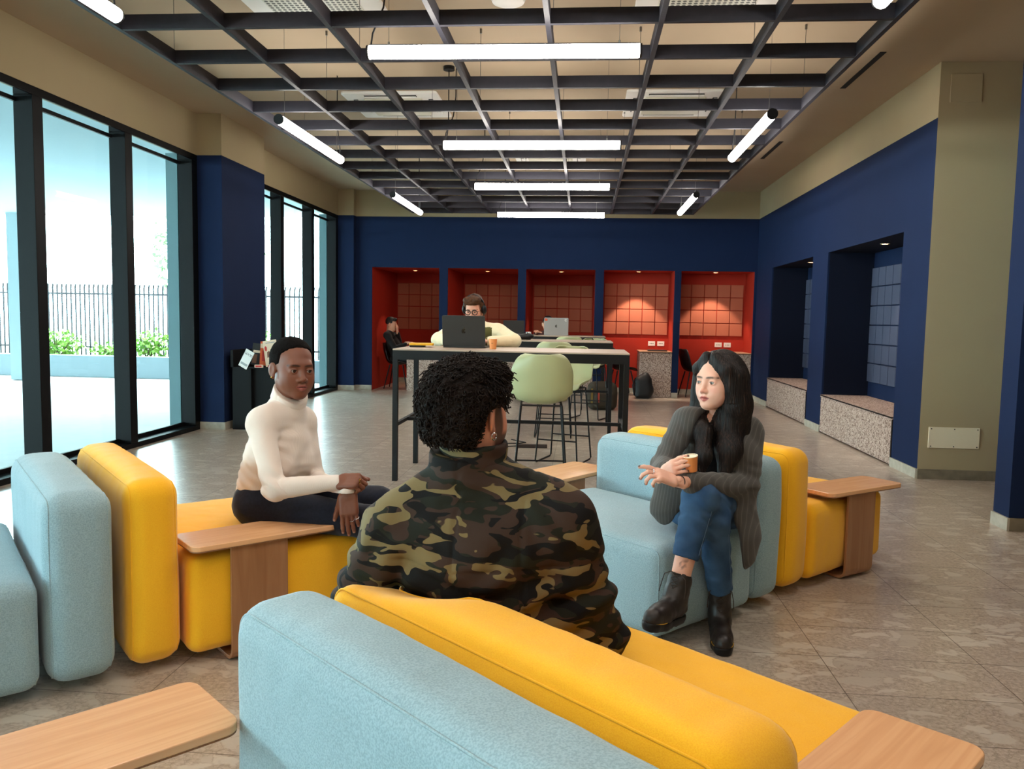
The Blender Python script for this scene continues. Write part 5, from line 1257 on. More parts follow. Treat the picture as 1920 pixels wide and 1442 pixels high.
def woman_d():
    root = empty('person', (.56, 3.5, 0), 0, 'woman with long dark hair in a grey blazer holding a paper cup, legs crossed', 'person')
    hc = at(1347, 714, 3.40); az = math.radians(223); hd = Head(hc, (math.cos(az), math.sin(az), -.03), (-.02, 0, 1), sc=1.03, nose=.95)
    shR, shL = at(1285, 792, 3.40), at(1402, 812, 3.50); nb = at(1346, 785, 3.46)
    che = at(1345, 848, 3.47); pel = A(.57, 3.56, .52)
    f = A(-.45, -.85, 0)
    elR, wrR = at(1243, 872, 3.30), at(1246, 888, 3.14)
    elL, wrL = at(1396, 912, 3.38), at(1268, 903, 3.02)
    hipR, hipL = pel+A(-.10, .02, -.02), pel+A(.10, -.03, -.01)
    knL = at(1312, 934, 3.13); anL = at(1266, 1122, 3.04)
    knR = at(1336, 975, 3.20); anR = at(1351, 1112, 3.34)
    s = SDF(); hd.build(s, nb); hv = s.mesh(.0022)
    b = SDF(); torso(b, pel, che, nb-A(0, 0, .01), shL, shR, f, .12, .085, .095, .065, .125, .075, sh=.040)
    for S_, E_, W_ in ((shR, elR, wrR), (shL, elL, wrL)): b.rc(S_, E_, .035, .030, .03).rc(E_, W_, .030, .022, .02)
    for h_, k_, a_ in ((hipR, knR, anR), (hipL, knL, anL)): b.rc(h_, k_, .075, .052, .05).rc(k_, a_, .048, .034, .03)
    bv = b.mesh(.0085)
    base = (226, 172, 148)
    hs = SDF()
    # left hand reaching out, palm down, fingers pointing left
    dL = unit(at(1219, 884, 2.98)-wrL)
    t1 = hand(hs, wrL, dL, A(.1, -.45, .9), 1, [(.10, .30, .25), (.35, .75, .5), (.45, .95, .6), (.60, 1.05, .7)], .92, thumb=(.85, .45, -.25), tcurl=.2, spread=.22)
    h1 = hs.mesh(.0026)
    # right hand wrapped round the cup
    hs2 = SDF(); dR = unit(A(.60, -.20, .12)); cup = at(1296, 867, 3.085)
    w_ = at(1243, 893, 3.13)
    t2 = hand(hs2, w_, unit(at(1270, 872, 3.065)-w_), A(-.45, -.80, .40), -1, [(.55, .25, .45), (.55, .28, .45), (.60, .30, .45), (.70, .35, .45)], .88, thumb=(.80, .30, -.60), tcurl=.25, spread=.04, wr=.021)
    h2 = hs2.mesh(.0026)
    def tint(V):
        C = hd.tint(V, base, lips=(178, 84, 78), brow=(44, 30, 26), cheek=(226, 130, 108))
        nail_tint(C, V, t1, (46, 14, 22), .0066, .95); nail_tint(C, V, t2, (46, 14, 22), .0066, .95)
        # line drawing tattoo above the hanging boot: petals
        c = anL*.665+knL*.335; dd = V-c; ax = unit(knL-anL); fr = A(-.2, -1, 0); fr = unit(fr-ax*(fr@ax)); sd = np.cross(ax, fr)
        x, z, y = dd@sd, dd@ax, dd@fr; m = np.zeros(len(V))
        for k, (ox, tl) in enumerate(((-.010, .5), (0, .0), (.010, -.5))):
            X_ = x-ox*np.clip((z+.02)/.03, 0, 1.4); m = np.maximum(m, np.clip((.0016-np.abs(np.abs(X_)-.006*np.sin(np.clip((z+.02)/.04, 0, 1)*PI)))/.001, 0, 1))
        m *= (y > 0)*(np.abs(z) < .021)*.6; C[:] = C*(1-m[:, None])+np.array(srgb((60, 50, 60))[:3])*m[:, None]
        return C
    wp(np_mesh('body', [hv, bv, h1, h2], M['skin'], None, color=tint), root)
    hd.eyes(root, look=A(-.86, -.50, -.03))
    # long straight hair: cap, curtains in front and behind the shoulders
    s = SDF(); hd.el(s, (0, -.022, .040), (.0835, .102, .088), 0); hd.el(s, (0, -.060, -.02), (.078, .058, .075), .03)
    for x in (-1, 1):
        hd.rc(s, (x*.020, .050, .103), (x*.068, .040, .050), .018, .021, .015); hd.rc(s, (x*.068, .040, .050), (x*.078, .022, -.03), .021, .024, .02)
    P0 = hd.w(-.076, .024, -.02); P1 = hd.w(.076, .024, -.02)
    # her right side (image left): narrow curtain falling on the chest
    q = [hd.w(.076, .008, -.02), hd.w(.080, .012, -.08), hd.w(.082, .020, -.14), at(1318, 810, 3.33), at(1319, 855, 3.27), at(1317, 892, 3.25)]
    s.chain(q, [.024, .027, .028, .028, .024, .008], .05, flat=(unit(A(-.5, -.86, 0)), 1.2))
    # her left side (image right): broad fall over shoulder to the lap
    for dx, w0, w1 in ((0, .032, .050), (24, .034, .048)):
        q = [hd.w(-.070, .006-dx*.0012, .01), hd.w(-.074, -.004-dx*.0014, -.09), at(1364+dx*.6, 800, 3.38+dx*.002), at(1362+dx*.35, 845, 3.33), at(1355+dx*.1, 898, 3.28)]
        s.chain(q, [w0, w0+.004, w1*.86, w1*.62, .006], .05, flat=(unit(A(-.5, -.86, 0)), 1.2))
    q = [hd.w(-.03, -.06, .0), hd.w(-.045, -.05, -.11), at(1380, 815, 3.46), at(1376, 880, 3.40)]
    s.chain(q, [.055, .052, .045, .02], .04)
    hd.rc(s, (0, -.07, 0), (0, -.07, -.2), .07, .06, .04)
    for a0 in ((0, .115, -.030),): hd.el(s, a0, (.054, .085, .118), .010, '-')
    def strands(P, F):
        L = hd.loc(P); u = np.arctan2(L[..., 0], L[..., 1]+.05)
        part = .004*np.exp(-(L[..., 0]/.004)**2)*(L[..., 2] > .07)
        return F+.0007*np.sin(u*95+3*vnoise(P*A(1, 1, .25), 30, 3))+.0020*vnoise(P*A(1, 1, .08), 42, 5)+part
    s.mod(strands, hd.c-.7, hd.c+.4)
    hm = mat('long_dark_brown_hair', (20, 14, 12), .55, noise=(8, (30, 20, 16), .6), spec=.25)
    tc = node(hm, 'ShaderNodeTexCoord'); mp = node(hm, 'ShaderNodeMapping'); mp.inputs['Scale'].default_value = (170, 170, 4); nz = node(hm, 'ShaderNodeTexNoise'); nz.inputs['Scale'].default_value = 1; nz.inputs['Detail'].default_value = 3; rh = ramp(hm, [(.35, (10, 8, 8)), (.55, (24, 17, 15)), (.72, (58, 42, 34))]); link(hm, nz.outputs['Fac'], rh.inputs[0]); link(hm, rh.outputs[0], bsdf(hm).inputs['Base Color'])
    link(hm, tc.outputs['Object'], mp.inputs[0]); link(hm, mp.outputs[0], nz.inputs['Vector']); bp = node(hm, 'ShaderNodeBump'); bp.inputs['Strength'].default_value = .9; bp.inputs['Distance'].default_value = .004
    link(hm, nz.outputs['Fac'], bp.inputs['Height']); link(hm, bp.outputs[0], bsdf(hm).inputs['Normal'])
    wp(sculpt(s, .0032, 'hair', hm), root)
    # black top
    s = SDF(); torso(s, pel+A(0, 0, .06), che, nb+A(0, 0, -.02), shL, shR, f, .14, .108, .115, .092, .142, .10, bust=.047, grow=.003)
    s.mod(lambda P, F: np.maximum(F, P[..., 2]-(nb[2]-.015)), pel-.4, pel+.6)
    wp(sculpt(s, .007, 'top', cloth('black_top', (14, 13, 15))), root)
    # blazer
    bz = mat('grey_pinstripe_wool', (74, 72, 70), .85, bump=(260, .15, .001), sheen=.15, spec=.2)
    tc = node(bz, 'ShaderNodeTexCoord'); mp = node(bz, 'ShaderNodeMapping'); mp.inputs['Rotation'].default_value = (0, 0, .5); wv = node(bz, 'ShaderNodeTexWave'); wv.inputs['Scale'].default_value = 22; wv.inputs['Distortion'].default_value = .25
    link(bz, tc.outputs['Object'], mp.inputs[0]); link(bz, mp.outputs[0], wv.inputs['Vector']); rr = ramp(bz, [(0, (98, 95, 91)), (.05, (84, 82, 78)), (.10, (78, 76, 73)), (1, (74, 72, 69))]); link(bz, wv.outputs['Fac'], rr.inputs[0]); link(bz, rr.outputs[0], bsdf(bz).inputs['Base Color'])
    s = SDF(); torso(s, pel+A(0, 0, .04), che, nb+A(0, 0, -.02), shL, shR, f, .17, .12, .145, .112, .168, .118, bust=.048, grow=.004, sh=.062, neck=.052)
    s.chain([shR, elR], [.056, .047], .03); s.rc(elR, elR+(wrR-elR)*.80, .049, .042, .02)
    s.chain([shL, elL], [.068, .056], .03); s.rc(elL, wrL+(elL-wrL)*.20, .056, .042, .02)
    # open front: cut along the centre
    ff = unit(f); rt = np.cross(ff, A(0, 0, 1))
    cc = che+ff*.13
    s.el(cc+A(0, 0, .02)+rt*.0, A(.052, .10, .22), np.array([rt, ff, [0, 0, 1]]), .02, '-')
    # skirts of the blazer: one hangs over the sofa end, one lies by her right hip
    q = [pel+A(.12, -.04, .10), at(1400, 965, 3.36), at(1408, 1010, 3.34), at(1404, 1048, 3.33), at(1397, 1062, 3.33)]
    s.chain(q, [.075, .070, .056, .026, .004], .04, flat=(unit(A(.75, -.66, 0)), 2.8))
    q = [pel+A(-.12, -.06, .08), at(1258, 925, 3.38), at(1243, 958, 3.36), at(1246, 968, 3.36)]
    s.chain(q, [.085, .068, .046, .018], .04, flat=(unit(A(-.6, -.8, .1)), 2.6))
    def fold(P, F):
        g = 0
        for c_, a_, w_, fx in ((elL, .0045, .09, A(40, 0, 110)), (elR, .0045, .07, A(60, 0, 110)), ((elL+wrL)/2, .003, .09, A(110, 0, 50)), (shL, .002, .08, A(120, 0, 30)), ((shR+elR)/2, .0035, .08, A(90, 0, 60)), (pel+A(.12, -.1, .05), .003, .12, A(100, 60, 0))):
            g = g+a_*np.sin(P@fx+3*vnoise(P, 14, 4))*np.exp(-((P-c_)**2).sum(-1)/(w_*w_))
        return F+g+.0022*vnoise(P, 20, 6)
    s.mod(fold, pel-.7, pel+.8)
    s.rc(nb-A(0, 0, .03), hd.w(0, -.02, -.06), .060, .058, .01, op='-')
    bl = wp(sculpt(s, .0048, 'blazer', bz), root)
    # lapels
    m = MB()
    for sgn in (1, -1):
        b0 = nb+rt*sgn*.052+ff*.045+A(0, 0, .012); pts = [b0, che+rt*sgn*.085+ff*.118+A(0, 0, .09), che+rt*sgn*.095+ff*.127+A(0, 0, .05), che+rt*sgn*.045+ff*.135+A(0, 0, -.06), che+rt*sgn*.045+ff*.125+A(0, 0, .03)]
        m.add(pts+[p-ff*.006 for p in pts], [(0, 1, 2, 3, 4), (9, 8, 7, 6, 5)]+[(i, 5+i, 5+(i+1) % 5, (i+1) % 5) for i in range(5)])
    # jeans
    dn = mat('mid_blue_denim', (44, 72, 104), .85, noise=(9, (70, 100, 132), .8), bump=(420, .25, .001), spec=.2)
    s = SDF(); s.el(pel, (.155, .125, .115), np.array([rt, ff, [0, 0, 1]]), 0)
    eL, eR = anL+(knL-anL)*.43, anR+(knR-anR)*.10
    s.rc(hipR, knR, .088, .066, .05).rc(knR, eR, .064, .052, .03).rc(hipL, knL, .088, .066, .04).rc(knL, eL, .064, .050, .03)
    for e_, k_, a_ in ((eL, knL, anL), (eR, knR, anR)):
        ax = unit(a_-k_); s.rc(e_, e_+ax*.03, .050, .050, .005)
        s.mod(lambda P, F, e_=e_, ax=ax: np.where(((P-e_)**2).sum(-1) < .12**2, np.maximum(F, (P-e_)@ax-.012), F), e_-.13, e_+.13)
        s.rc(e_+ax*.002, e_+ax*.06, .040, .040, 0, op='-')
    def fold2(P, F):
        g = 0
        for c_, a_, w_ in ((knL, .004, .07), (knR, .004, .07), (hipL*.5+knL*.5, .003, .1), (knL*.5+eL*.5, .0025, .12), (knR*.4+eR*.6, .003, .12)):
            g = g+a_*np.sin(P@A(50, 30, 110)+3*vnoise(P, 16, 4))*np.exp(-((P-c_)**2).sum(-1)/(w_*w_))
        return F+g+.002*vnoise(P, 26, 6)
    s.mod(fold2, pel-1, pel+.5)
    jn = sculpt(s, .0045, 'jeans', dn); wp(jn, root)
    # pale outseam threads and frayed hems
    m = MB()
    for k_, e_, sg in ((knL, eL, 1), (knR, eR, 1)):
        pts = []
        for t in np.linspace(.05, .95, 16):
            c = k_*(1-t)+e_*t; ax = unit(e_-k_); o_ = unit(A(.75, -.66, 0)-ax*(A(.75, -.66, 0)@ax)); pts.append(c+o_*((.064+(.051-.064)*t)+.0035))
        m.tube(pts, .0008, 4)
    sm = m.build('seam_thread', mat('pale_denim_thread', (96, 122, 150), .8), None); sm.parent = jn
    boot(root, anL, at(1220, 1166, 2.88)-at(1264, 1150, 3.04), knL-anL, top_ext=.115)
    a = anR.copy(); a[2] = .094
    boot(root, a, A(-.08, -1, -.0), A(-.03, .02, 1), top_ext=.145)
    # watch / band and ring
    c = wrL+(elL-wrL)*.03; ax = unit(wrL-elL); u_ = unit(np.cross(ax, A(0, 0, 1))); v_ = np.cross(ax, u_)
    MB().tube([c+.0285*math.cos(t)*u_+.0255*math.sin(t)*v_ for t in np.linspace(0, 2*PI, 24, endpoint=False)], .0022, 6, closed=True).build('bracelet', M['lace_m'], None, smooth=True); wp(COL.objects[-1], root)
    p, n, d = t1[1]
    c = wrL+dL*.105+A(0, -.0, .004); n_ = unit(np.cross(dL, A(0, 0, 1)))
    MB().tube([c+.0098*(math.cos(t)*n_+math.sin(t)*A(0, 0, 1)) for t in np.linspace(0, 2*PI, 18, endpoint=False)], .0013, 6, closed=True).build('ring', M['silver'], None, smooth=True); wp(COL.objects[-1], root)
    R4 = Matrix.Rotation(math.radians(-8), 4, 'Y') @ Matrix.Rotation(math.radians(6), 4, 'X')
    paper_cup('paper_cup', Vector(cup+A(.004, .005, -.034)), R4, .060, .0205, .0275, 'small orange espresso cup held by the woman in the grey blazer')
    cp = COL.objects[-1]
woman_d()

# ------------------------------------------------------------------ man in the camouflage jacket
def camo_material():
    m = bpy.data.materials.new('camouflage_cloth'); m.use_nodes = True; b = bsdf(m)
    tc = node(m, 'ShaderNodeTexCoord'); mp = node(m, 'ShaderNodeMapping'); mp.inputs['Scale'].default_value = (1.25, 1.25, 2.5); mp.inputs['Rotation'].default_value = (0, .25, 0); link(m, tc.outputs['Object'], mp.inputs[0])
    wz = node(m, 'ShaderNodeTexNoise'); wz.inputs['Scale'].default_value = 9; wz.inputs['Detail'].default_value = 1; link(m, mp.outputs[0], wz.inputs['Vector'])
    sc = node(m, 'ShaderNodeVectorMath'); sc.operation = 'SCALE'; sc.inputs[3].default_value = .16; link(m, wz.outputs['Color'], sc.inputs[0])
    ad = node(m, 'ShaderNodeVectorMath'); ad.operation = 'ADD'; link(m, mp.outputs[0], ad.inputs[0]); link(m, sc.outputs[0], ad.inputs[1])
    def layer(scale, off, lo, hi):
        o = node(m, 'ShaderNodeVectorMath'); o.operation = 'ADD'; o.inputs[1].default_value = off; link(m, ad.outputs[0], o.inputs[0])
        n = node(m, 'ShaderNodeTexNoise'); n.inputs['Scale'].default_value = scale; n.inputs['Detail'].default_value = 1.2; n.inputs['Roughness'].default_value = .45; n.inputs['Distortion'].default_value = .7; link(m, o.outputs[0], n.inputs['Vector'])
        r = node(m, 'ShaderNodeMapRange'); r.inputs[1].default_value = lo; r.inputs[2].default_value = hi; link(m, n.outputs['Fac'], r.inputs[0]); return r.outputs[0]
    col = (32, 33, 25)
    prev = None
    for scale, off, lo, hi, c in ((9.0, (3, 1, 7), .47, .476, (60, 44, 36)), (8.0, (11, 5, 2), .535, .541, (18, 17, 17)), (8.5, (7, 19, 4), .570, .576, (118, 102, 68))):
        mx = node(m, 'ShaderNodeMix'); mx.data_type = 'RGBA'; link(m, layer(scale, off, lo, hi), mx.inputs[0])
        if prev is None: mx.inputs[6].default_value = srgb(col)
        else: link(m, prev, mx.inputs[6])
        mx.inputs[7].default_value = srgb(c); prev = mx.outputs[2]
    link(m, prev, b.inputs['Base Color']); b.inputs['Roughness'].default_value = .8; b.inputs['Specular IOR Level'].default_value = .2
    n = node(m, 'ShaderNodeTexNoise'); n.inputs['Scale'].default_value = 500; link(m, tc.outputs['Object'], n.inputs['Vector'])
    bp = node(m, 'ShaderNodeBump'); bp.inputs['Strength'].default_value = .2; bp.inputs['Distance'].default_value = .001; link(m, n.outputs['Fac'], bp.inputs['Height']); link(m, bp.outputs[0], b.inputs['Normal'])
    return m
M['camo'] = camo_material()

def man_c():
    root = empty('person', (-.25, 1.95, 0), 0, 'man with curly dark hair in a camouflage jacket seen from behind', 'person')
    hc = at(882, 776, 1.94); az = math.radians(54); hd = Head(hc, (math.cos(az), math.sin(az), -.03), (0, 0, 1), sc=1.0, fem=False)
    nb = at(888, 868, 1.93)
    shL, shR = at(734, 990, 1.94), at(1058, 978, 1.90)
    che = at(890, 1010, 1.96); pel = at(905, 1180, 2.02); pel[2] = .53
    f = A(.22, 1, 0)
    elL, wrL = at(682, 1118, 1.98), A(-.44, 2.28, .60)
    elR, wrR = at(1096, 1130, 1.96), A(.02, 2.32, .60)
    hipL, hipR = pel+A(-.10, .06, -.02), pel+A(.11, .04, -.02)
    knL, knR = pel+A(-.08, .50, -.03), pel+A(.22, .46, -.03)
    anL, anR = knL+A(0, .06, -.41), knR+A(.02, .06, -.41)
    s = SDF(); hd.build(s, nb); hv = s.mesh(.0024)
    b = SDF(); torso(b, pel, che, nb, shL, shR, f, .16, .12, .15, .10, .18, .11)
    for S_, E_, W_ in ((shL, elL, wrL), (shR, elR, wrR)): b.rc(S_, E_, .05, .042, .03).rc(E_, W_, .042, .028, .02)
    for h_, k_, a_ in ((hipL, knL, anL), (hipR, knR, anR)): b.rc(h_, k_, .085, .06, .05).rc(k_, a_, .056, .038, .03)
    bv = b.mesh(.011)
    hs = SDF(); hand(hs, wrL, A(.3, .9, -.1), A(0, 0, 1), 1, curls_c(.4, .5)); hand(hs, wrR, A(-.3, .9, -.1), A(0, 0, 1), -1, curls_c(.4, .5)); h1 = hs.mesh(.0032)
    def tint(V): return hd.tint(V, (212, 146, 120), lips=(170, 90, 80), brow=(30, 22, 18), beard=(50, 36, 30))
    wp(np_mesh('body', [hv, bv, h1], M['skin'], None, color=tint), root)
    hd.eyes(root)
    # curly hair mass
    s = SDF(); hd.el(s, (0, -.022, .046), (.094, .112, .094), 0); hd.el(s, (0, -.065, -.005), (.083, .060, .078), .03); hd.el(s, (0, .05, .085), (.075, .055, .045), .03)
    hd.rc(s, (-.035, -.070, -.038), (.035, -.070, -.038), .030, .030, .03)
    s.el(hd.w(.086, .012, -.012), (.034, .046, .048), hd.R, .006, '-')
    def curly(P, F):
        L = hd.loc(P); F = F+.0075*vnoise(P, 48, 3)+.004*vnoise(P, 95, 8)
        face = np.minimum(.055-L[..., 2], L[..., 1]-.035)       # open face
        ear = np.minimum(.012-L[..., 2], L[..., 1]+.022)
        return np.maximum(np.maximum(np.maximum(F, face), ear), -.074-L[..., 2]+.004*vnoise(P, 60, 4))
    s.mod(curly, hd.c-.2, hd.c+.2)
    hm = mat('curly_black_brown_hair', (20, 14, 12), .75, noise=(20, (34, 23, 17), .7), bump=(160, .8, .004), spec=.2)
    hv, hf = s.mesh(.0036); hair = wp(np_mesh('hair', [(hv, hf)], hm, None), root)
    # loose ringlets over the surface
    L = hd.loc(hv); ok = np.where((L[:, 2] > -.066) & (L[:, 1] < .06) & (L[:, 2] > -.10) & ((L[:, 1] < -.045) | (L[:, 2] > .035)))[0]
    rg = np.random.default_rng(5); m = MB(); ctr = hd.w(0, -.02, .03)
    for i in rg.choice(ok, min(len(ok), 1300), replace=False):
        p = hv[i]; o_ = unit(p-ctr); a1 = unit(np.cross(o_, rg.normal(size=3))); a2 = np.cross(o_, a1); R_ = .0035+.0045*rg.random(); tn = .8+1.0*rg.random(); ph = rg.random()*6.28; dr = A(0, 0, -1)-o_*(-o_[2]); dr = dr*.02*rg.random()
        pts = []
        for t in np.linspace(0, 1, 18):
            an = ph+t*tn*2*PI; pts.append(p-o_*.004+a1*R_*(1-.5*t)*math.cos(an)+a2*R_*(1-.5*t)*math.sin(an)*1.2+o_*(.002+.013*t)+dr*t*1.5)
        m.tube(pts, [.0008+.0009*math.sin(k/17*PI)**.5 for k in range(18)], 4)
    c_ = m.build('curls', hm, None, smooth=True, auto=False); tag(c_, kind='stuff'); wp(c_, root)
    # jacket
    s = SDF(); torso(s, pel+A(0, 0, .02), che, nb+A(0, 0, -.02), shL, shR, f, .225, .145, .205, .145, .215, .145, grow=.006, sh=.075, neck=.062)
    s.chain([shL, elL, elL+(wrL-elL)*.95], [.080, .072, .050], .04); s.chain([shR, elR, elR+(wrR-elR)*.95], [.080, .074, .050], .04)
    s.rc(nb+A(0, -.005, -.03), hd.w(0, -.030, -.085), .076, .074, .03)
    s.mod(lambda P, F: np.where(((P-nb)**2).sum(-1) < .16**2, np.maximum(F, (P-hd.w(0, -.05, -.095))@unit(A(.1, -.1, 1))), F), nb-.17, nb+.2)
    q = [pel+A(.20, -.06, .06), at(1142, 1195, 1.98), at(1146, 1215, 1.98)]; s.chain(q, [.06, .045, .02], .04)
    fu = unit(f); rr_ = np.cross(fu, A(0, 0, 1))
    def fold(P, F):
        g = 0
        for c_, a_, w_, fx in ((elL, .009, .13, A(30, 0, 90)), (elR, .010, .13, A(-30, 0, 90)), (che+A(-.12, -.1, -.1), .007, .16, A(26, 0, 60)), (che+A(.14, -.1, -.14), .008, .16, A(-34, 0, 60)), (shR, .006, .12, A(70, 0, 50)), (shL, .006, .12, A(-70, 0, 50)), (nb+A(0, -.05, -.03), .003, .10, A(10, 0, 150))):
            g = g+a_*np.sin(P@fx+2.5*vnoise(P, 9, 4))*np.exp(-((P-c_)**2).sum(-1)/(w_*w_))
        # centre seam, yoke seam and side seam pressed into the back
        Q = P-che; x = Q@rr_; z = Q[..., 2]
        for d_ in (np.abs(x-.0), np.abs(x-.155), np.abs(z+.045-.08*np.abs(x))): g = g+.0034*np.exp(-(d_/.0045)**2)
        return F+g+.005*vnoise(P, 9, 2)+.0025*vnoise(P, 20, 6)
    s.mod(fold, pel-.6, pel+.9)
    s.mod(lambda P, F: np.maximum(F, .445-P[..., 2]), pel-.6, pel+.9)
    wp(sculpt(s, .0055, 'jacket', M['camo']), root)
    # collar: a raised band
    s = SDF(); c0 = at(889, 880, 1.93); c1 = at(888, 833, 1.93); s.rc(c0, c1, .086, .082, 0)
    s.mod(lambda P, F: np.maximum(np.maximum(F, (P-c1)@unit(A(.06, -.12, 1))-.012), -(P-c0)@unit(A(0, -.2, 1))-.012), nb-.2, nb+.2)
    s.rc(c0-A(0, 0, .1), c1+A(0, 0, .1), .072, .068, .004, op='-')
    s.mod(lambda P, F: F+.002*np.sin(P[..., 2]*160+2*vnoise(P, 14, 4))+.002*vnoise(P, 26, 5), nb-.2, nb+.2)
    wp(sculpt(s, .0045, 'collar', M['camo']), root)
    s = SDF(); s.el(pel+A(0, 0, -.01), (.16, .12, .11), None, 0)
    for h_, k_, a_ in ((hipL, knL, anL), (hipR, knR, anR)): s.rc(h_, k_, .094, .07, .05).rc(k_, a_, .068, .055, .03)
    wp(sculpt(s, .009, 'trousers', cloth('black_trousers', (22, 22, 25))), root)
    for a_ in (anL, anR):
        s = SDF(); q = A(a_[0], a_[1], 0); s.rc(q+A(0, -.03, .05), q+A(0, .15, .038), .044, .036, .03); s.rc(q+A(0, 0, .05), q+A(0, 0, .1), .047, .045, .03)
        s.mod(lambda P, F: np.maximum(F, .003-P[..., 2]), q-.3, q+.3); wp(sculpt(s, .007, 'shoe', cloth('black_shoe', (18, 18, 18))), root)
    e = hd.w(.086, -.006, -.038)
    MB().tube([e+A(0, 0, -.008)+.0085*(math.cos(t)*hd.f+math.sin(t)*A(0, 0, 1)) for t in np.linspace(0, 2*PI, 20, endpoint=False)], .0016, 6, closed=True).build('hoop_earring', M['silver'], None, smooth=True); wp(COL.objects[-1], root)
man_c()
# ------------------------------------------------------------------ man with headphones at the laptop
def man_laptop():
    root = empty('person', (-.97, 7.45, 0), 0, 'man with glasses and black headphones in a cream fleece behind the dark laptop', 'person')
    hc = at(889, 580, 7.30); hd = Head(hc, (-.16, -.95, -.30), (0, 0, 1), fem=False)
    nb = at(893, 612, 7.42); shL, shR = at(936, 622, 7.40), at(848, 622, 7.40); che = at(892, 648, 7.45); pel = A(-.96, 7.50, .80)
    f = A(-.05, -1, 0)
    elL, elR = at(964, 642, 7.20), at(822, 642, 7.20); elL[2] = elR[2] = 1.115
    wrL, wrR = A(-.86, 6.98, 1.112), A(-1.17, 7.0, 1.112)
    s = SDF(); hd.build(s, nb); hv = s.mesh(.003)
    b = SDF(); torso(b, pel, che, nb, shL, shR, f, .13, .10, .12, .08, .14, .09, sh=.04)
    hipL, hipR = pel+A(.10, 0, -.02), pel+A(-.10, 0, -.02); knL, knR = pel+A(.16, -.44, -.03), pel+A(-.16, -.44, -.03); anL, anR = A(-.80, 7.18, .30), A(-1.12, 7.18, .30)
    for S_, E_, W_ in ((shL, elL, wrL), (shR, elR, wrR)): b.rc(S_, E_, .035, .03, .03).rc(E_, W_, .03, .024, .02)
    for h_, k_, a_ in ((hipL, knL, anL), (hipR, knR, anR)): b.rc(h_, k_, .07, .05, .05).rc(k_, a_, .045, .032, .03)
    hs = SDF(); hand(hs, wrL, A(-.2, -1, .02), A(0, 0, 1), 1, curls_c(.12, .2)); hand(hs, wrR, A(.2, -1, .02), A(0, 0, 1), -1, curls_c(.12, .2))
    tint = lambda V: hd.tint(V, (214, 152, 124), lips=(178, 98, 86), brow=(60, 40, 28), cheek=(220, 130, 104), beard=(120, 78, 56))
    wp(np_mesh('body', [hv, b.mesh(.012), hs.mesh(.004)], M['skin'], None, color=tint), root); hd.eyes(root)
    s = SDF(); hd.el(s, (0, -.022, .050), (.084, .104, .088), 0); hd.rc(s, (-.045, .050, .098), (.045, .058, .095), .034, .034, .03); hd.rc(s, (-.07, -.01, .05), (-.078, 0, -.01), .024, .02, .02); hd.rc(s, (.07, -.01, .05), (.078, 0, -.01), .024, .02, .02); hd.rc(s, (.05, -.05, -.03), (-.05, -.05, -.03), .05, .05, .03)
    s.mod(lambda P, F: np.maximum(F+.006*vnoise(P, 45, 3), np.minimum(.058-hd.loc(P)[..., 2], hd.loc(P)[..., 1]-.03)), hd.c-.2, hd.c+.2)
    wp(sculpt(s, .004, 'hair', mat('mid_brown_hair', (52, 30, 17), .7, spec=.2, noise=(26, (92, 58, 34), .8))), root)
    fl = mat('cream_fleece', (232, 216, 176), .95, bump=(120, .6, .004), sheen=.4)
    s = SDF(); torso(s, pel+A(0, 0, .05), che, nb, shL, shR, f, .18, .13, .165, .125, .18, .125, sh=.07, neck=.06)
    for S_, E_, W_ in ((shL, elL, wrL), (shR, elR, wrR)): s.rc(S_, E_, .072, .060, .04).rc(E_, W_+(E_-W_)*.15, .058, .042, .03)
    s.rc(nb-A(0, 0, .02), nb+A(0, -.015, .045), .078, .076, .02)
    s.mod(lambda P, F: F+.004*vnoise(P, 22, 3), pel-.6, pel+.8)
    s.mod(lambda P, F: np.where((P[..., 2] > .97) & (P[..., 1] < 7.12), np.maximum(F, 1.0645-P[..., 2]), F), pel-.7, pel+.8)
    s.mod(lambda P, F: np.maximum(F, .725-P[..., 2]), pel-.6, pel+.8)
    fm = lambda c: ((np.abs(c[:, 0]-(che[0]+.10)) < .062) & (c[:, 1] < che[1]-.03) & (c[:, 2] < nb[2]-.005)).astype(int)
    wp(sculpt(s, .0065, 'fleece', [fl, mat('olive_fleece_panel', (92, 84, 40), .95)], face_mat=fm), root)
    s = SDF(); s.el(pel, (.16, .12, .11), None, 0)
    for h_, k_, a_ in ((hipL, knL, anL), (hipR, knR, anR)): s.rc(h_, k_, .085, .062, .05).rc(k_, a_, .06, .048, .03)
    s.mod(lambda P, F: np.maximum(F, .716-P[..., 2])*(P[..., 1] > 7.3)+F*(P[..., 1] <= 7.3), pel-1, pel+.5)
    wp(sculpt(s, .01, 'trousers', cloth('dark_trousers', (26, 28, 34))), root)
    for a_ in (anL, anR):
        s = SDF(); s.rc(a_+A(0, .03, -.05), a_+A(0, -.14, -.05), .042, .036, .03); wp(sculpt(s, .009, 'shoe', cloth('dark_shoe', (24, 24, 24))), root)
    # headphones
    h = root; pts = [hd.w(.098*math.cos(t), -.005, .012+.122*math.sin(t)) for t in np.linspace(-.02, PI+.02, 22)]
    MB().tube(pts, .008, 8).build('headphone_band', M['black_plastic'], None, smooth=True); wp(COL.objects[-1], root)
    for x in (-1, 1):
        s = SDF(); s.el(hd.w(x*.092, -.004, -.002), (.022, .036, .044), hd.R, 0); wp(sculpt(s, .004, 'headphone_cup', M['black_plastic']), root)
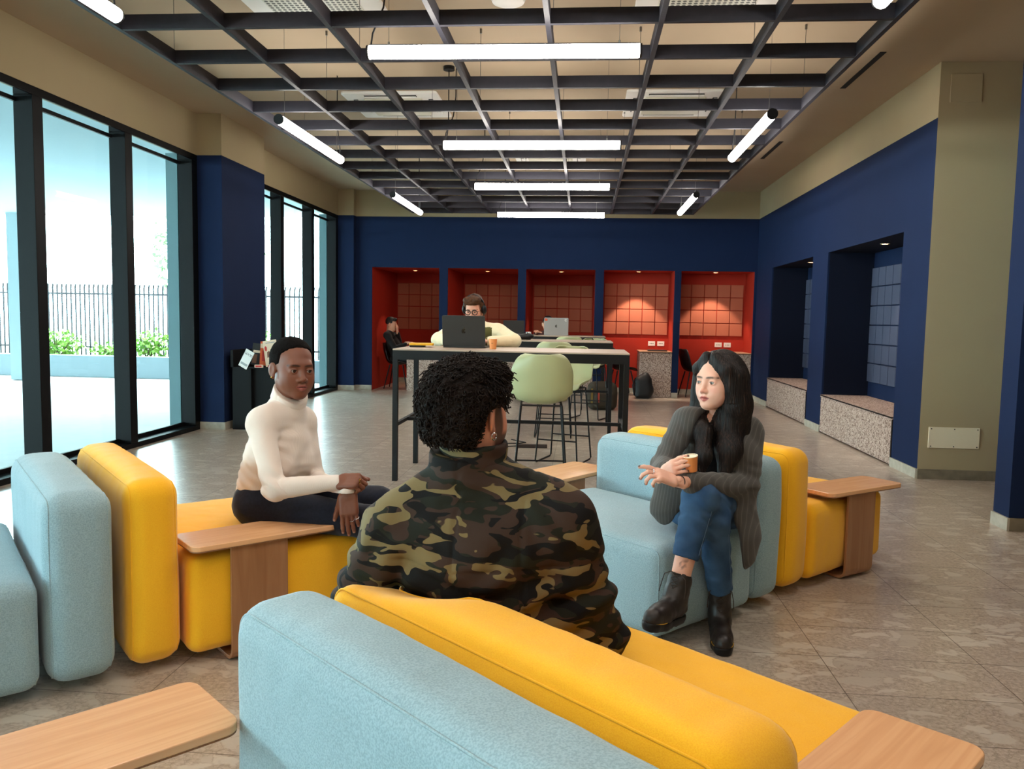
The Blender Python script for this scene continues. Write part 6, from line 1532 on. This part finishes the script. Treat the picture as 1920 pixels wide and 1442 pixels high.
    # round glasses
    for x in (-1, 1):
        MB().tube([hd.w(x*.033+.0245*math.cos(t), .094+.002*0, -.003+.0215*math.sin(t)) for t in np.linspace(0, 2*PI, 22, endpoint=False)], .0036, 6, closed=True).build('glasses_rim', M['black_plastic'], None, smooth=True); wp(COL.objects[-1], root)
        MB().tube([hd.w(x*.057, .094, .004), hd.w(x*.076, .06, .005), hd.w(x*.082, .0, .004)], .002, 6).build('glasses_arm', M['black_plastic'], None); wp(COL.objects[-1], root)
    MB().tube([hd.w(-.009, .094, .002), hd.w(0, .097, .005), hd.w(.009, .094, .002)], .0022, 6).build('glasses_bridge', M['black_plastic'], None); wp(COL.objects[-1], root)
man_laptop()

def seated_simple(base, fdir, head_px, label, hair_c, top_c, leg_c, seat_z, desk_z, skin=(206, 150, 122), cap=0, hand_chin=False, shoe_c=(200, 196, 188)):
    """a smaller figure far back in the room, same build of parts"""
    root = empty('person', tuple(base), 0, label, 'person'); f = unit(fdir); r = np.cross(f, A(0, 0, 1)); hc = head_px
    hd = Head(hc, f+A(0, 0, -.15), (0, 0, 1), fem=False)
    pel = A(base[0], base[1], seat_z+.09); nb = hc-f*.03-A(0, 0, .15); che = (nb*.62+pel*.38)
    shR, shL = nb+r*.18-A(0, 0, .05), nb-r*.18-A(0, 0, .05)
    elR, elL = shR+f*.16-A(0, 0, .24), shL+f*.16-A(0, 0, .24)
    wrR, wrL = A(*(elR+f*.22)[:2], desk_z+.045), A(*(elL+f*.22+r*.06)[:2], desk_z+.045)
    if hand_chin: wrL = hc+f*.11-A(0, 0, .13)
    s = SDF(); hd.build(s, nb)
    b = SDF(); torso(b, pel, che, nb, shL, shR, f, .13, .10, .12, .08, .14, .09, sh=.04)
    hips = [pel-r*.1, pel+r*.1]; kn = [h_+f*.43-A(0, 0, .02) for h_ in hips]; an = [k_+f*.02-A(0, 0, min(.42, k_[2]-.09)) for k_ in kn]
    for S_, E_, W_ in ((shL, elL, wrL), (shR, elR, wrR)): b.rc(S_, E_, .035, .03, .03).rc(E_, W_, .03, .024, .02)
    for h_, k_, a_ in zip(hips, kn, an): b.rc(h_, k_, .07, .05, .05).rc(k_, a_, .045, .032, .03)
    hs = SDF(); hand(hs, wrR+A(0, 0, .012), f, A(0, 0, 1), -1, curls_c(.1, .15)); hand(hs, wrL, (f if not hand_chin else A(0, 0, 1)), (A(0, 0, 1) if not hand_chin else f), 1, curls_c(.5, .6))
    tint = lambda V: hd.tint(V, skin, lips=(160, 90, 80), brow=(40, 28, 22))
    wp(np_mesh('body', [s.mesh(.0045), b.mesh(.014), hs.mesh(.006)], M['skin'], None, color=tint), root); hd.eyes(root)
    s = SDF(); hd.el(s, (0, -.020, .048), (.081, .10, .086), 0); hd.rc(s, (-.03, .06, .10), (.03, .06, .10), .025, .025, .02)
    s.mod(lambda P, F: np.maximum(np.maximum(F+.004*vnoise(P, 50, 3), np.minimum(.062-hd.loc(P)[..., 2], hd.loc(P)[..., 1]-.03)), -hd.loc(P)[..., 2]-.04), hd.c-.2, hd.c+.2)
    wp(sculpt(s, .005, 'hair', mat('short_hair', hair_c, .7)), root)
    s = SDF(); torso(s, pel+A(0, 0, .04), che, nb, shL, shR, f, .16, .12, .145, .11, .165, .115, sh=.06, neck=.055)
    for S_, E_, W_ in ((shL, elL, wrL), (shR, elR, wrR)): s.rc(S_, E_, .062, .052, .04).rc(E_, W_+(E_-W_)*.12, .050, .036, .03)
    s.mod(lambda P, F: F+.004*vnoise(P, 20, 3), pel-.6, pel+.8)
    s.mod(lambda P, F: np.where((P[..., 2] > desk_z-.09) & ((P-pel)@f > .30), np.maximum(F, desk_z+.003-P[..., 2]), F), pel-.7, pel+.8)
    wp(sculpt(s, .009, 'sweater', cloth('plain_sweater', top_c)), root)
    s = SDF(); s.el(pel, (.15, .13, .10), None, 0)
    for h_, k_, a_ in zip(hips, kn, an): s.rc(h_, k_, .082, .062, .05).rc(k_, a_, .06, .05, .03)
    wp(sculpt(s, .011, 'trousers', cloth('plain_trousers', leg_c)), root)
    for a_ in an:
        s = SDF(); s.rc(a_+A(0, 0, -.045)-f*.03, a_+A(0, 0, -.05)+f*.14, .040, .034, .03); wp(sculpt(s, .008, 'shoe', cloth('pale_shoe', shoe_c)), root)
seated_simple(A(-3.36, 14.45, 0), A(1, -.05, 0), at(734, 608, 14.42), 'man in a dark sweater sitting sideways in the first red alcove', (26, 20, 18), (18, 14, 15), (16, 16, 20), .45, .79, hand_chin=True)
seated_simple(A(-.56, 13.16, 0), A(.05, -1, 0), at(1027, 608, 13.05), 'person with dark hair mostly hidden behind the silver laptop', (20, 16, 15), (60, 30, 30), (20, 22, 28), .71, 1.062)
